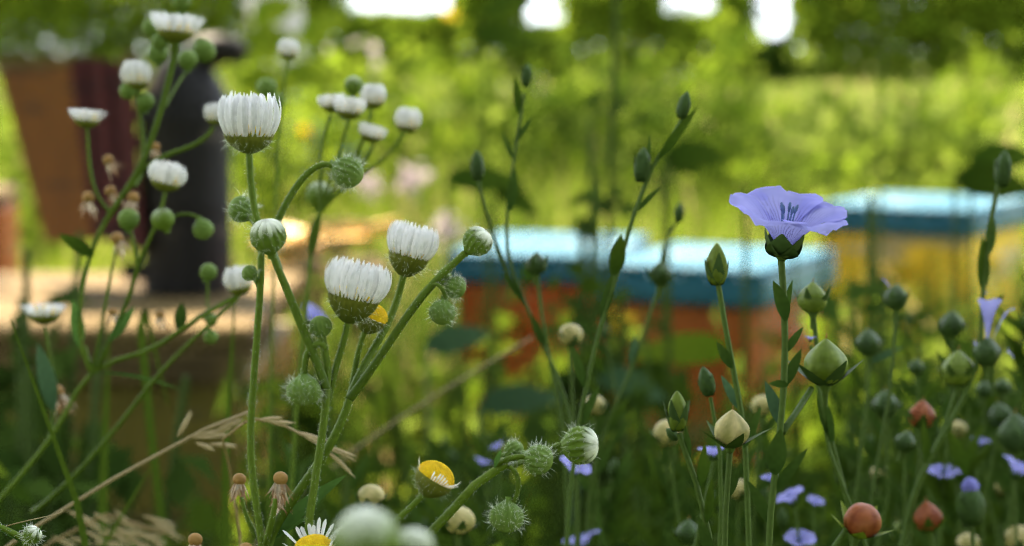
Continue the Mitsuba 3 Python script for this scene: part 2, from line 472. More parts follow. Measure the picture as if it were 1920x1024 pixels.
# -- the tall sharp fleabane on the left, with its right hand branch
A = thing('fleabane_plant', 'sharp white fleabane carrying the highest focused flower head and tan spent heads at its foot', 'flower plant')
flea_stem(A, path((467, 284), (469, 330), (476, 385), (488, 450), (489, 520), (484, 600), (477, 690), (471, 780), (470, 850), (477, 920), (488, 1000), (500, 1080), d=.35), 8, 13, ground=True)
flea_head(A, at(467, 287, .35), dirn(.02, 1, .10), R=5.0 * MM, petal=7.6 * MM, cup=2.9 * MM, n=84, single=True, label='half open white head, highest and sharpest of the picture')
flea_bud(A, at(453, 392, .357), dirn(-.8, .7, .1), 2.35 * MM, hairy=1.5, hair_len=1.5)
flea_stem(A, path((463, 402, .357), (476, 418, .354), (487, 440, .35)), 6, 6, 'branch')
flea_bud(A, at(468, 512, .347), dirn(-.7, .7, .2), 1.35 * MM, hairy=.5)
flea_stem(A, path((474, 519, .348), (482, 530, .35), (487, 545, .35)), 4, 5, 'branch')
flea_stem(A, path((655, 748, .352), (640, 790, .352), (612, 845, .352), (575, 900, .352), (540, 950, .352), (510, 1000, .352), (498, 1060, .351)), 9, 12, 'branch')
flea_stem(A, path((651, 606), (641, 650), (628, 695), (618, 740), (606, 800), d=.349), 7, 8, 'branch')
flea_head(A, at(652, 604, .349), dirn(.24, 1, .06), R=5.35 * MM, petal=6.6 * MM, cup=4.3 * MM, n=138, single=True, label='half open white head leaning right, below the middle')
flea_stem(A, path((684, 622), (672, 660), (664, 700), (655, 745), d=.357), 6, 7, 'branch')
flea_stem(A, path((757, 515, .362), (745, 560, .362), (725, 610, .36), (700, 655, .358), (675, 700, .355), (655, 748, .352)), 8, 9, 'branch')
flea_head(A, at(757, 517, .362), dirn(.26, 1, .05), R=4.35 * MM, petal=6.0 * MM, cup=3.6 * MM, n=126, single=True, label='half open white head just left of the round bud')
flea_stem(A, path((872, 474), (845, 500), (805, 540), (760, 598), (715, 665), (680, 715), (655, 748), d=.352), 8, 10, 'branch')
flea_bud(A, at(895, 453, .352), dirn(.75, .75, .15), 2.5 * MM, white=.75, hairy=.9)
flea_stem(A, path((808, 537, .352), (822, 535, .351), (832, 548, .351), (834, 566, .351)), 4, 4, 'branch')
flea_bud(A, at(829, 586, .351), dirn(-.15, -1, .3), 2.2 * MM, hairy=1.2)
flea_bud(A, at(854, 539, .353), dirn(.7, -.3, .2), 1.9 * MM, hairy=1.4)
flea_bud(A, at(833, 518, .354), dirn(.6, .5, .1), 1.25 * MM, hairy=.7)
flea_stem(A, path((845, 532, .353), (825, 530, .352), (808, 538, .352)), 4, 4, 'branch')


def disc_head(plant, pos, axis, R, H, cupH, rays, ray_len, k=150, ray_w=.36, sharp=True, up=1.0, gap=None, tiltup=.2, label=None):
    """A head whose yellow dome shows, with few or short white rays."""
    F = frame(axis)
    hd = holder(plant + '__flower_head')
    if label:
        labels[hd] = {'label': label}
    o = pos + F[:, 2] * cupH
    m = M()
    lathe(m, o, F, cup_profile(R * 1.02, cupH * 1.02, .9 * MM), 'flea_cup', seg=60 if sharp else 20, ribs=22, depth=.04, x=np.linspace(0, 1, 10), rib_x=.25)
    put(hd + '__cup', m, 'plant_body')
    put(hd + '__disc', dome(M(), o, F, R * .98, H, 'disc_yellow', k), 'plant_body')
    for ph in rays:
        p = ray(o, F, ph, R * .98, R * 1.0 + ray_len * .45, R + ray_len * rng.uniform(.75, 1.0), -.1 * MM, ray_len * tiltup * rng.uniform(.6, 1.3), ray_w * MM, rng.uniform(.5, .95), fold=.3)
        put(hd + '__petal', p, 'plant_thin')
    if sharp:
        h = M()
        th, t = rng.uniform(0, 2 * np.pi, 100), rng.uniform(.1, .9, 100)
        pr = cup_profile(R * 1.02, cupH, .9 * MM)
        r, z = np.interp(t, np.linspace(0, 1, 10), pr[:, 0]), np.interp(t, np.linspace(0, 1, 10), pr[:, 1])
        hairs(h, o + np.stack([r * np.cos(th), r * np.sin(th), z], 1) @ F.T, np.stack([np.cos(th), np.sin(th), -.4 + 0 * th], 1) @ F.T, 1.4 * MM, .024 * MM, curl=1.2)
        put(hd + '__hairs', h, 'plant_thin', kind='stuff')


disc_head(A, at(684, 622, .357), dirn(.45, .9, .1), 2.7 * MM, 2.2 * MM, 2.9 * MM, np.linspace(-1, 1, 6), .9 * MM, label='yellow spent disc half hidden behind the leaning head')
# dry spent heads at its foot
flea_stem(A, path((452, 932), (458, 955), (470, 985), (484, 1010), d=.353), 4, 6, 'branch')
seed_head(A, at(449, 899, .354), dirn(.1, 1), 1.28 * MM)
flea_stem(A, path((517, 935, .347), (513, 960, .347), (506, 990, .348), (496, 1030, .35)), 6, 8, 'branch')
seed_head(A, at(526, 897, .348), dirn(.12, 1, .1), 1.38 * MM)
seed_head(A, at(520, 925, .353), dirn(-.2, 1), 1.3 * MM, domed=False)
m = M()
leaf(m, at(512, 1010, .353), dirn(.75, .8), .0165, .0032, 'leaf_flea', up=dirn(-.5, .5, .7))
leaf(m, at(505, 1015, .354), dirn(.6, .45), .008, .0016, 'leaf_flea', up=dirn(-.5, .5, .7))
put(A + '__leaf', m, 'plant_thin')

# -- the second sharp fleabane: round buds on arching stalks
B = thing('fleabane_plant', 'fleabane of closed round buds, one arching over on a long stalk and one hanging down', 'flower plant')
flea_stem(B, path((603, 628), (611, 655), (614, 720), (606, 800), (594, 880), (581, 965), (574, 1060), d=.348), 9, 13, ground=True, dx=-.02)
flea_bud(B, at(601, 612, .348), dirn(0, 1, .25), 1.9 * MM, hairy=.7)
flea_stem(B, path((611, 655), (597, 645), (581, 655), (572, 680), (570, 708), d=.346), 7, 7, 'branch')
flea_bud(B, at(571, 732, .346), dirn(.03, -1, .1), 3.0 * MM, hairy=1.6, squash=.78)
flea_stem(B, path((508, 470), (520, 500), (545, 560), (573, 630), (598, 690), (612, 730), d=.346), 8, 10, 'branch')
flea_bud(B, at(503, 443, .345), dirn(-.12, 1, .35), 3.0 * MM, white=.75, hairy=1.0, label='fat bud with a white tip in front of the tall stem')
flea_stem(B, path((628, 313, .354), (605, 309, .354), (575, 327, .354), (548, 362, .354), (525, 405, .353), (512, 445, .352), (514, 475, .349), (524, 505, .347)), 7, 8, 'branch')
flea_bud(B, at(652, 323, .354), dirn(.85, -.45, .15), 2.65 * MM, hairy=1.6, squash=1.0, label='nodding hairy green bud at the end of the arching stalk')

# -- the fleabane stalk at the bottom centre
C = thing('fleabane_plant', 'fleabane stalk slanting up from bottom centre to a cluster of four hairy buds', 'flower plant')
flea_stem(C, path((950, 868), (925, 876), (880, 922), (840, 965), (798, 1008), (740, 1070), d=.35), 10, 13, ground=True, dx=-.05)
flea_bud(C, at(1088, 835, .356), dirn(.95, .05, .2), 3.25 * MM, white=.75, hairy=.9, label='largest bud of the cluster, white rays just showing')
flea_stem(C, path((1052, 834, .356), (1028, 841, .357), (985, 862, .356), (940, 872, .351)), 6, 7, 'branch')
flea_bud(C, at(1010, 862, .348), dirn(.9, -.3, .3), 2.55 * MM, hairy=1.3)
flea_stem(C, path((992, 856, .348), (962, 858, .348), (930, 874, .35)), 6, 7, 'branch')
flea_bud(C, at(964, 845, .352), dirn(.8, .4, .1), 1.8 * MM, hairy=.8)
flea_stem(C, path((956, 876, .35), (969, 893, .349), (971, 918, .349), (960, 945, .349)), 5, 6, 'branch')
flea_bud(C, at(950, 970, .349), dirn(-.12, -1, .15), 2.9 * MM, hairy=1.7, squash=.85)
m = M(); leaf(m, at(928, 876, .347), dirn(.3, 1), .0032, .0009, 'leaf_flea', up=dirn(-.5, 0, 1)); put(C + '__leaf', m, 'plant_thin')

# -- yellow disc with stubby rays
D_ = thing('fleabane_plant', 'fleabane with a yellow domed disc and stubby white rays, bottom centre', 'flower plant')
flea_stem(D_, path((796, 926), (775, 945), (752, 967), (728, 992), (690, 1040), d=.348), 7, 10, ground=True, dx=-.03)
disc_head(D_, at(796, 928, .348), dirn(.52, .85, .05), 3.4 * MM, 2.7 * MM, 3.3 * MM, np.concatenate([np.linspace(-.2, 1.75, 16), [-1.5, -1.2]]), .95 * MM, k=260, ray_w=.17, tiltup=1.7)

# -- daisy with open rays at the bottom edge
E_ = thing('fleabane_plant', 'fleabane with wide yellow disc and sparse open white rays at the bottom edge', 'flower plant')
flea_stem(E_, path((590, 1048), (592, 1090), (600, 1180), d=.342), 8, 10, ground=True)
disc_head(E_, at(590, 1046, .342), dirn(-.05, .95, .35), 3.1 * MM, 1.5 * MM, 2.0 * MM, [1.9, 2.15, 2.3, 2.55, 2.8, 3.0, 3.2, 3.35, 3.6, 3.8, 4.3, 1.3, .8, 5.2], 2.6 * MM, k=200, tiltup=.9)

# -- spent heads at the bottom edge
G_ = thing('fleabane_plant', 'dry fleabane whose two tan spent heads just rise over the bottom edge', 'flower plant')
flea_stem(G_, path((366, 1035), (375, 1080), (410, 1180), d=.345), 4, 8, ground=True)
flea_stem(G_, path((461, 1050), (450, 1090), (412, 1180), d=.345), 4, 6, 'branch')
seed_head(G_, at(366, 1012, .345), dirn(.05, 1), 1.35 * MM)
seed_head(G_, at(461, 1030, .345), dirn(0, 1), 1.35 * MM)

# -- leafy tip in the lower left corner and the dry awn
H_ = thing('fleabane_plant', 'bright green leafy fleabane tip with a small bud in the lower left corner', 'flower plant')
flea_stem(H_, path((62, 1018), (30, 1000), (0, 985), (-60, 990), (-120, 1080), d=.352), 8, 10, ground=True, sharp=True)
flea_bud(H_, at(60, 1004, .351), dirn(.6, .7, .2), 1.6 * MM, white=.35, hairy=1.2)
m = M()
leaf(m, at(70, 1020, .35), dirn(.12, 1), .0034, .0012, 'leaf_flea', up=dirn(-1, 0, .4)); put(H_ + '__leaf', m, 'plant_thin')
m = M(); leaf(m, at(-10, 985, .352), dirn(.9, -.42), .0065, .0018, 'leaf_flea', up=dirn(.3, .8, .5)); put(H_ + '__leaf', m, 'plant_thin')
g = thing('dry_awn', 'thin pale dry awn with a curled tip, lower left corner', 'grass awn')
m = M(); tube(m, path((0, 991), (40, 979), (80, 970), (105, 964), (117, 958), (114, 955), d=.352), .00012, .00006, 'dry_stalk', sides=5); put(g + '__fibre', m, 'plant_body')

# -- two buds close to the lens
K = thing('fleabane_plant', 'very blurred fleabane with two pale buds close to the lens, bottom edge', 'flower plant')
flea_stem(K, path((680, 1065), (690, 1120), (720, 1250), d=.205), 10, 14, ground=True, sharp=False)
flea_bud(K, at(686, 1012, .205), dirn(-.1, 1, .3), 3.35 * MM, white=1.0, sharp=False)
flea_bud(K, at(775, 1030, .215), dirn(.3, 1, .3), 2.3 * MM, white=1.0, sharp=False)
flea_stem(K, path((770, 1065, .215), (750, 1130, .212), (722, 1240, .206)), 8, 9, 'branch', sharp=False)


# ---------------------------------------------------------------- fleabanes further back, out of focus
def soft_head(plant, px, py, d, w, lean=(0, 1), open_=.97, h=None):
    """A blurred head centred on the pixel, w pixels wide at its own distance."""
    R = .94 * w / 2 / FOCAL * d
    axis = dirn(*lean, .08)
    pet, cup = R * (1.55 if h is None else h), R * .5
    flea_head(plant, at(px, py, d) - axis * (pet + cup) * .5, axis, R=R, petal=pet, cup=cup, n=42, tip=open_ * (.86 if h is None else 1), sharp=False)


def soft_bud(plant, px, py, d, w, lean=(0, 1), white=0.0):
    flea_bud(plant, at(px, py, d), dirn(*lean, .1), w / 2 / FOCAL * d, white=white, sharp=False)


def soft_seed(plant, px, py, d, w):
    seed_head(plant, at(px, py, d), dirn(rng.normal(0, .3), 1), w / 2.6 / FOCAL * d, sharp=False)


L = thing('fleabane_plant', 'large soft fleabane filling the left side, many white heads and tan spent ones', 'flower plant')
flea_stem(L, path((155, 660, .47), (150, 590, .47), (163, 500, .47), (195, 420, .47), (250, 335, .47), (300, 210, .47), (325, 110, .47), (332, 75, .47)), 7, 13, 'branch', sharp=False)
flea_stem(L, path((450, 552, .46), (400, 580, .46), (340, 618, .465), (265, 662, .47), (180, 692, .47), (120, 780, .47), (40, 890, .47), (-20, 960, .47)), 8, 17, sharp=False, ground=True)
flea_stem(L, path((155, 650, .47), (165, 680, .47), (175, 700, .47)), 13, 13, 'branch', sharp=False)
flea_stem(L, path((258, 170, .48), (265, 240, .48), (268, 300, .48), (250, 350, .475)), 8, 9, 'branch', sharp=False)
flea_stem(L, path((163, 240, .47), (168, 310, .47), (185, 370, .47), (210, 400, .47)), 6, 7, 'branch', sharp=False)
flea_stem(L, path((400, 238, .47), (370, 268, .47), (320, 288, .47), (265, 320, .47), (238, 352, .47)), 8, 9, 'branch', sharp=False)
flea_stem(L, path((310, 358, .455), (288, 430, .455), (262, 490, .46), (240, 560, .465), (205, 640, .468), (185, 690, .47)), 7, 9, 'branch', sharp=False)
flea_stem(L, path((242, 425, .46), (252, 460, .46), (258, 500, .46)), 6, 6, 'branch', sharp=False)
flea_stem(L, path((378, 415, .46), (355, 402, .46), (320, 408, .46), (295, 425, .457)), 5, 6, 'branch', sharp=False)
flea_stem(L, path((219, 465, .47), (205, 530, .47), (190, 610, .47), (175, 690, .47)), 5, 7, 'branch', sharp=False)
flea_stem(L, path((391, 525, .47), (389, 570, .47), (392, 590, .468)), 4, 5, 'branch', sharp=False)
flea_stem(L, path((83, 610, .48), (92, 660, .48), (100, 730, .48), (90, 830, .475)), 6, 8, 'branch', sharp=False)
flea_stem(L, path((445, 560, .46), (380, 620, .46), (300, 700, .465), (220, 800, .47), (150, 880, .47), (60, 960, .48)), 6, 10, 'branch', sharp=False)
flea_stem(L, path((375, 105, .5), (345, 140, .49), (310, 200, .48)), 5, 6, 'branch', sharp=False)
soft_head(L, 330, 52, .47, 92, (.1, 1), 1.25, .8)
soft_head(L, 255, 140, .48, 60)
soft_head(L, 163, 222, .47, 62, (.1, 1), 1.35, .75)
soft_head(L, 313, 331, .455, 74, (.25, 1), .9, 1.15)
soft_head(L, 404, 213, .47, 44)
soft_head(L, 447, 525, .46, 58, (-.2, 1))
soft_head(L, 82, 588, .48, 74, (0, 1), 1.25, .6)
for a in ((305, 411, .455, 44, (-.3, .8), .5), (381, 430, .46, 40, (.4, -1)), (241, 411, .46, 42), (391, 510, .47, 34, (.3, 1)), (395, 632, .468, 28, (.2, -1)), (396, 600, .468, 24, (1, -.3)),
          (382, 95, .5, 46, (.7, .6)), (283, 52, .48, 34, (-.5, 1)), (296, 100, .48, 40), (352, 112, .49, 38), (240, 170, .48, 34, (-1, .2)), (300, 78, .47, 32), (272, 190, .48, 36)):
    soft_bud(L, *a)
for a in ((166, 370, .47, 34), (207, 358, .475, 30), (250, 370, .47, 32), (219, 447, .47, 36), (203, 300, .48, 30), (292, 275, .48, 24), (106, 735, .48, 40), (212, 585, .47, 24), (300, 590, .47, 26)):
    soft_seed(L, *a)
m = M()
leaf(m, at(180, 700, .47), dirn(1, -.05), .020, .0032, 'leaf_flea', n=8)
leaf(m, at(335, 618, .465), dirn(.15, 1), .0062, .0028, 'leaf_flax', up=FWD)
leaf(m, at(150, 650, .47), dirn(-.12, 1), .011, .0030, 'leaf_flea', up=FWD)
leaf(m, at(205, 640, .465), dirn(.6, .8), .010, .0022, 'leaf_flea', up=FWD)
leaf(m, at(175, 480, .465), dirn(-.75, .5), .009, .003, 'leaf_mid', up=FWD)
put(L + '__leaf', m, 'plant_thin')
m = M(); leaf(m, at(100, 770, .475), dirn(-.2, 1), .016, .004, 'leaf_blue', up=FWD); put(L + '__leaf', m, 'plant_thin')

N = thing('fleabane_plant', 'soft fleabane with five white heads in a bunch, upper middle left', 'flower plant')
for p0, mid in (((620, 215), (602, 300)), ((655, 222), (630, 300)), ((697, 205), (660, 300)), ((700, 270), (655, 340)), ((760, 245), (690, 320))):
    flea_stem(N, path(p0, mid, (600, 400), (583, 480), d=.48), 6, 7, 'branch', sharp=False)
flea_stem(N, path((583, 480), (575, 560), (560, 700), (550, 850), d=.48), 8, 11, sharp=False, ground=True)
soft_head(N, 622, 193, .47, 52, (-.1, 1), 1.1, .9)
soft_head(N, 655, 202, .465, 62, (.1, 1), 1.05, 1.0)
soft_head(N, 700, 180, .49, 50)
soft_head(N, 697, 250, .48, 54, (.3, 1), 1.1, .9)
soft_head(N, 765, 225, .485, 52, (.1, 1))
soft_bud(N, 663, 160, .48, 36, (0, 1), .6)
soft_bud(N, 599, 366, .5, 52, (.2, 1), .7)
O = thing('fleabane_plant', 'thin soft fleabane with one small white head right of the smoker spout', 'flower plant')
flea_stem(O, path((540, 105), (530, 180), (520, 300), (515, 450), (510, 620), d=.52), 6, 9, sharp=False, ground=True)
soft_head(O, 541, 92, .52, 42, (.1, 1), .9)
for a in ((500, 165, .52, 40, (-.5, 1)), (520, 190, .53, 32, (.4, 1)), (340, 3, .49, 36)):
    soft_bud(O if a[0] > 400 else L, *a)
flea_stem(O, path((500, 172), (512, 200), (522, 260), d=.52), 4, 5, 'branch', sharp=False)


# ---------------------------------------------------------------- flax
def flax_petal(c, F, phi, R, H, wid, flare, curl=0.0, rnd=0.0, n=18, k=15):
    """One flax petal: a wedge that rises as a funnel and flares at its rim."""
    t, s = np.linspace(0, 1, n), np.linspace(-1, 1, k)
    tt, ss = np.meshgrid(t, s, indexing='ij')
    edge = 1 - .03 * ss ** 4 - .010 * np.cos(ss * 7 + rnd) * tt
    u = tt * edge
    half = wid * (.45 + .55 * np.sin(np.clip(u, 0, 1) * np.pi * .5)) * np.sqrt(np.clip(1 - (np.clip(u - .80, 0, 1) / .215) ** 2, .06, 1))
    ang = phi + ss * half * .62
    r = R * (.06 + .94 * u) * (1 + .03 * ss)
    z = H * (1 - (1 - np.clip(u, 0, 1)) ** 1.8) * (1 - flare * np.clip(u - .6, 0, 1) ** 1.5)
    z = z + R * u ** 2 * (.045 * np.sin(ss * 4.2 + rnd) + .022 * np.sin(ss * 11 + rnd * 3) * u) - curl * R * u ** 4 * (.6 + .4 * np.cos(ss * 2))
    loc = np.stack([r * np.cos(ang), r * np.sin(ang), z], -1).reshape(-1, 3)
    m = M()
    m.add(c + loc @ F.T, quads(n, k, False), 0, None, np.stack([(ss.ravel() + 1) / 2, tt.ravel()], 1))
    return m


def sepal(m, c, F, phi, R, H, W, spread, pal, n=9, tint=.5, tilt=1.0):
    t = np.linspace(0, 1, n)
    r = R * (np.sin(t * np.pi * .5) ** .8) + spread * R * t ** 2.5
    z = H * (1 - np.cos(t * np.pi * .5)) * tilt + .25 * H * t
    rad = np.array([math.cos(phi), math.sin(phi), 0])
    line = rad * r[:, None] + np.array([0, 0, 1.0]) * z[:, None]
    side = np.tile([-math.sin(phi), math.cos(phi), 0], (n, 1))
    w = W * np.sin(np.pi * np.clip(.12 + .88 * t, 0, .985) ** .75) ** .8
    return strip(m, c + line @ F.T, side @ F.T, w, np.tile(rad @ F.T, (n, 1)), pal, .38, tint, x=t)


def flax_flower(plant, c, axis, R, petals=5, sharp=True, label=None, roll=0.0, curls=(-.06, .0, .13, .17, .05)):
    F = frame(axis, roll)
    hd = holder(plant + '__flower')
    if label:
        labels[hd] = {'label': label}
    for j in range(petals):
        phi = np.pi + j * 2 * np.pi / 5
        put(hd + '__petal', flax_petal(c, F, phi, R * (1, .99, 1.0, 1.03, 1.02)[j], R * .77, 1.48, .06, curls[j], rnd=j * 2.1, n=18 if sharp else 8, k=15 if sharp else 7), 'flax_petal')
    for j in range(5):
        m = M(); sepal(m, c - F[:, 2] * .10 * R, F, np.pi / 5 + j * 2 * np.pi / 5 + .35, R * .36, R * .37, R * .28, -.02, 'flax_dark', tint=.3 + .12 * j)
        put(hd + '__sepal', m, 'plant_body')
    m = M()
    lathe(m, c, F, [[.05 * R, -.26 * R], [.065 * R, -.17 * R], [.15 * R, -.09 * R], [.16 * R, .02 * R]], 'flax_stem', seg=14, x=1)
    put(hd + '__receptacle', m, 'plant_body')
    m = M()
    for j in range(5):
        a = j * 2 * np.pi / 5 + .4
        b = c + F @ np.array([.08 * R * math.cos(a), .08 * R * math.sin(a), .3 * R])
        e = c + F @ np.array([.11 * R * math.cos(a), .11 * R * math.sin(a), .66 * R])
        tube(m, [b, (b + e) / 2, e], .016 * R, .014 * R, 'anther', n=6, sides=5, x=(.9, 1))
        G = frame(F @ np.array([.25 * math.cos(a), .25 * math.sin(a), 1]))
        t = np.linspace(0, np.pi, 9)
        lathe(m, e + G[:, 2] * .06 * R, G, np.stack([.034 * R * np.sin(t) + 1e-7, -.085 * R * np.cos(t)], 1), 'anther', seg=10, ribs=2, depth=.2, x=.3 + .4 * np.sin(t), tint=.5)
    put(hd + '__stamens', m, 'plant_body')
    return hd


def flax_pod(plant, c, axis, R, pal='pod_green', spread=.35, sep_pal='flax_dark', sharp=True, tip=True, label=None, sep=1.0, roll=None):
    """A round flax capsule with a point, held by five pointed sepals. c is the capsule's centre."""
    F = frame(axis, rng.uniform(0, 6) if roll is None else roll)
    hd = holder(plant + '__pod')
    if label:
        labels[hd] = {'label': label}
    t = np.linspace(0, np.pi, 20)
    z = -R * .92 * np.cos(t)
    s = t / np.pi
    r = R * np.sin(t) ** .9
    if tip:
        z = z + R * .32 * np.clip((s - .62) / .38, 0, 1) ** 2.2
        r = r * (1 - .18 * np.clip((s - .6) / .3, 0, 1) * (s < .97))
    m = M()
    lathe(m, c, F, np.stack([r + 1e-6, z], 1), pal, seg=60 if sharp else 20, ribs=5, depth=.05, x=.2 + .5 * s, rib_x=.4, streak=.3, tint=rng.uniform(.35, .7))
    if tip:
        tube(m, [c + F[:, 2] * R * 1.25, c + F[:, 2] * R * 1.5 + F[:, 0] * .06 * R], .05 * R, .02 * R, 'seed_tan', n=4, sides=5)
    put(hd + '__capsule', m, 'plant_gloss')
    m = M()
    lathe(m, c, F, [[.5 * MM, -2.0 * R], [.55 * MM, -1.3 * R], [.3 * R, -1.0 * R], [.34 * R, -.85 * R]], 'flax_stem', seg=12, x=1)
    put(hd + '__receptacle', m, 'plant_body')
    for j in range(5):
        m = M()
        sepal(m, c - F[:, 2] * R * .98, F, j * 2 * np.pi / 5 + rng.normal(0, .08), R * 1.06, R * 1.0 * sep, R * .46, spread * rng.uniform(.6, 1.4), sep_pal, tint=rng.uniform(.2, .9), tilt=rng.uniform(.8, 1.2))
        put(hd + '__sepal', m, 'plant_body')
    return hd


def flax_bud(plant, c, axis, R, L, sharp=True, tip_blue=False, spread=0.0, pal='flax_dark'):
    F = frame(axis, rng.uniform(0, 6))
    hd = holder(plant + '__bud')
    t = np.linspace(0, np.pi, 18)
    s = t / np.pi
    m = M()
    lathe(m, c, F, np.stack([R * np.sin(t) ** .85 * (1 - .25 * s) + 1e-6, -L / 2 * np.cos(t) + .12 * L * np.clip((s - .7) / .3, 0, 1) ** 2], 1), pal, seg=30 if sharp else 14, ribs=5, depth=.06, twist=.4, x=s, tint=rng.uniform(.3, .6))
    put(hd + '__body', m, 'plant_body')
    for j in range(5 if sharp else 3):
        m = M()
        sepal(m, c - F[:, 2] * L * .5, F, j * 2 * np.pi / (5 if sharp else 3), R * 1.08, L * rng.uniform(.55, .75), R * .62, rng.uniform(-.35, .05) + spread, 'flax_dark', tint=rng.uniform(.3, .9))
        put(hd + '__sepal', m, 'plant_body')
    if tip_blue:
        m = M()
        lathe(m, c + F[:, 2] * L * .5, F, [[R * .5, -.1 * L], [R * .55, .05 * L], [R * .3, .2 * L], [1e-6, .28 * L]], 'petal_blue', seg=14, ribs=5, depth=.2, tint=.2)
        put(hd + '__petal_tip', m, 'plant_body')
    return hd


def flax_stem(plant, pts, r0=5, r1=7, ground=True, name='stem', dx=0.0, dy=0.0, n=None):
    m = M()
    q = to_ground(pts, dx, dy) if ground else pts
    p, t = tube(m, q, r0 * PX, r1 * PX, 'flax_stem', n=n or 8 * len(q), sides=9, tint=rng.uniform(.3, .7), x=(1, .2))
    put(plant + '__' + name, m, 'plant_body')
    return p


def flax_leaf(plant, px, py, d, right, up, L, W, pal='leaf_flax', face=None, droop=.12, tint=None):
    """A narrow leaf; L and W in photograph pixels at the plane of focus."""
    m = M()
    leaf(m, at(px, py, d), dirn(right, up, .1), L * PX, W * PX, pal, up=(FWD * -1 + .35 * UP if face is None else face), droop=droop, fold=.3, tint=tint)
    put(plant + '__leaf', m, 'plant_thin')


def flax(label, group=None):
    return thing('flax_plant', label, 'flower plant', group)


f1 = flax('sharp flax with the open lilac blue flower and a plump green side pod')
flax_stem(f1, path((1465, 490), (1470, 560), (1472, 640), (1471, 700), (1466, 770), (1458, 850), (1446, 950), (1440, 1060), d=.35), 6.5, 8)
flax_flower(f1, at(1468, 469, .35), dirn(.10, 1, .30), 10.2 * MM, label='open lilac blue flower with dark veins')
flax_leaf(f1, 1473, 602, .348, -.25, 1, 78, 30, face=dirn(.5, .2, 1), tint=.8)
flax_leaf(f1, 1470, 607, .352, .12, 1, 84, 16, face=dirn(-.8, .2, 1), tint=.9)
flax_leaf(f1, 1471, 662, .35, .55, .8, 60, 14, tint=.7)
flax_leaf(f1, 1478, 722, .346, -1, .12, 36, 14)
flax_leaf(f1, 1470, 725, .352, .45, 1, 78, 20, tint=.4)
flax_leaf(f1, 1466, 800, .352, -.35, 1, 92, 24, 'leaf_blue')
flax_leaf(f1, 1452, 890, .347, .12, 1, 86, 34, face=dirn(-.2, .1, 1))
flax_leaf(f1, 1452, 920, .35, .6, .8, 100, 18)
flax_leaf(f1, 1446, 985, .355, -.5, 1, 95, 22)
flax_stem(f1, path((1522, 728, .36), (1505, 755, .357), (1485, 785, .353), (1466, 812, .351)), 6, 6.5, False, 'branch')
flax_pod(f1, at(1548, 684, .362), dirn(.0, 1, .12), 3.8 * MM, 'pod_green', .8, label='plump green pod with spreading pointed sepals', roll=.4)
f2 = flax('flax stalk with one straw coloured pod in dark pointed sepals, below the blue flower')
flax_stem(f2, path((1368, 850), (1366, 900), (1360, 970), (1358, 1060), d=.358), 5.5, 7)
flax_pod(f2, at(1371, 808, .358), dirn(.05, 1, .15), 3.1 * MM, 'pod_cream', 1.05, 'leaf_flax', roll=.2)
flax_leaf(f2, 1364, 935, .36, .35, 1, 70, 16)
f3 = flax('flax stalk with a pointed green pod left of the sharp straw coloured pod')
flax_stem(f3, path((1273, 812), (1285, 850), (1305, 905), (1325, 975), (1335, 1060), d=.366), 6, 8)
flax_bud(f3, at(1270, 775, .366), dirn(-.02, 1, .05), 2.05 * MM, 6.6 * MM, spread=.22, pal='pod_green')
flax_leaf(f3, 1292, 865, .366, -.1, 1, 70, 14)
flax_leaf(f3, 1312, 912, .366, .12, 1, 84, 18, 'leaf_mid')
flax_leaf(f3, 1325, 980, .364, .12, 1, 86, 16, 'leaf_mid')
flax_leaf(f3, 1335, 1050, .364, -.3, 1, 90, 22)
flax_bud(f3, at(1261, 815, .37), dirn(-.6, .6), 1.0 * MM, 2.6 * MM)
f4 = flax('flax with an upright pointed green pod left of the open lilac blue flower')
flax_stem(f4, path((1347, 535), (1356, 590), (1368, 655), (1380, 720), (1392, 790), (1400, 900), (1405, 1060), d=.378), 5.5, 8)
flax_bud(f4, at(1344, 500, .378), dirn(.0, 1, .05), 2.2 * MM, 7.0 * MM, spread=.25, pal='pod_green')
flax_leaf(f4, 1372, 690, .376, -.55, 1, 60, 20)
flax_leaf(f4, 1384, 765, .38, -.5, 1, 75, 18, 'leaf_blue')
flax_leaf(f4, 1395, 840, .376, .4, 1, 90, 18)
f5 = flax('flax stalk with one plump dark bud above the sharp straw coloured pod')
flax_stem(f5, path((1332, 745), (1343, 800), (1352, 880), (1350, 1000), d=.39), 4.5, 6)
flax_bud(f5, at(1325, 718, .39), dirn(-.25, 1), 1.75 * MM, 5.2 * MM)
f6 = flax('flax with a glossy red brown ripe pod and yellow sepals, bottom edge')
flax_stem(f6, path((1592, 985, .388), (1575, 1005, .386), (1555, 1030, .385), (1530, 1080, .385)), 6, 7)
flax_pod(f6, at(1617, 976, .388), dirn(.25, 1, .35), 3.5 * MM, 'pod_red', .85, 'leaf_bright', tip=False, roll=1.2)
f7 = flax('slightly soft flax with a sepal crowned pod just below the lilac blue flower')
flax_stem(f7, path((1525, 590), (1530, 640), (1540, 720), (1560, 830), (1590, 950), (1600, 1060), d=.405), 5, 7)
flax_pod(f7, at(1524, 562, .405), dirn(0, 1), 2.9 * MM, 'pod_green', .35, 'flax_dark', sep=1.45, roll=.7)
flax_leaf(f7, 1560, 830, .4, -.25, 1, 120, 26)

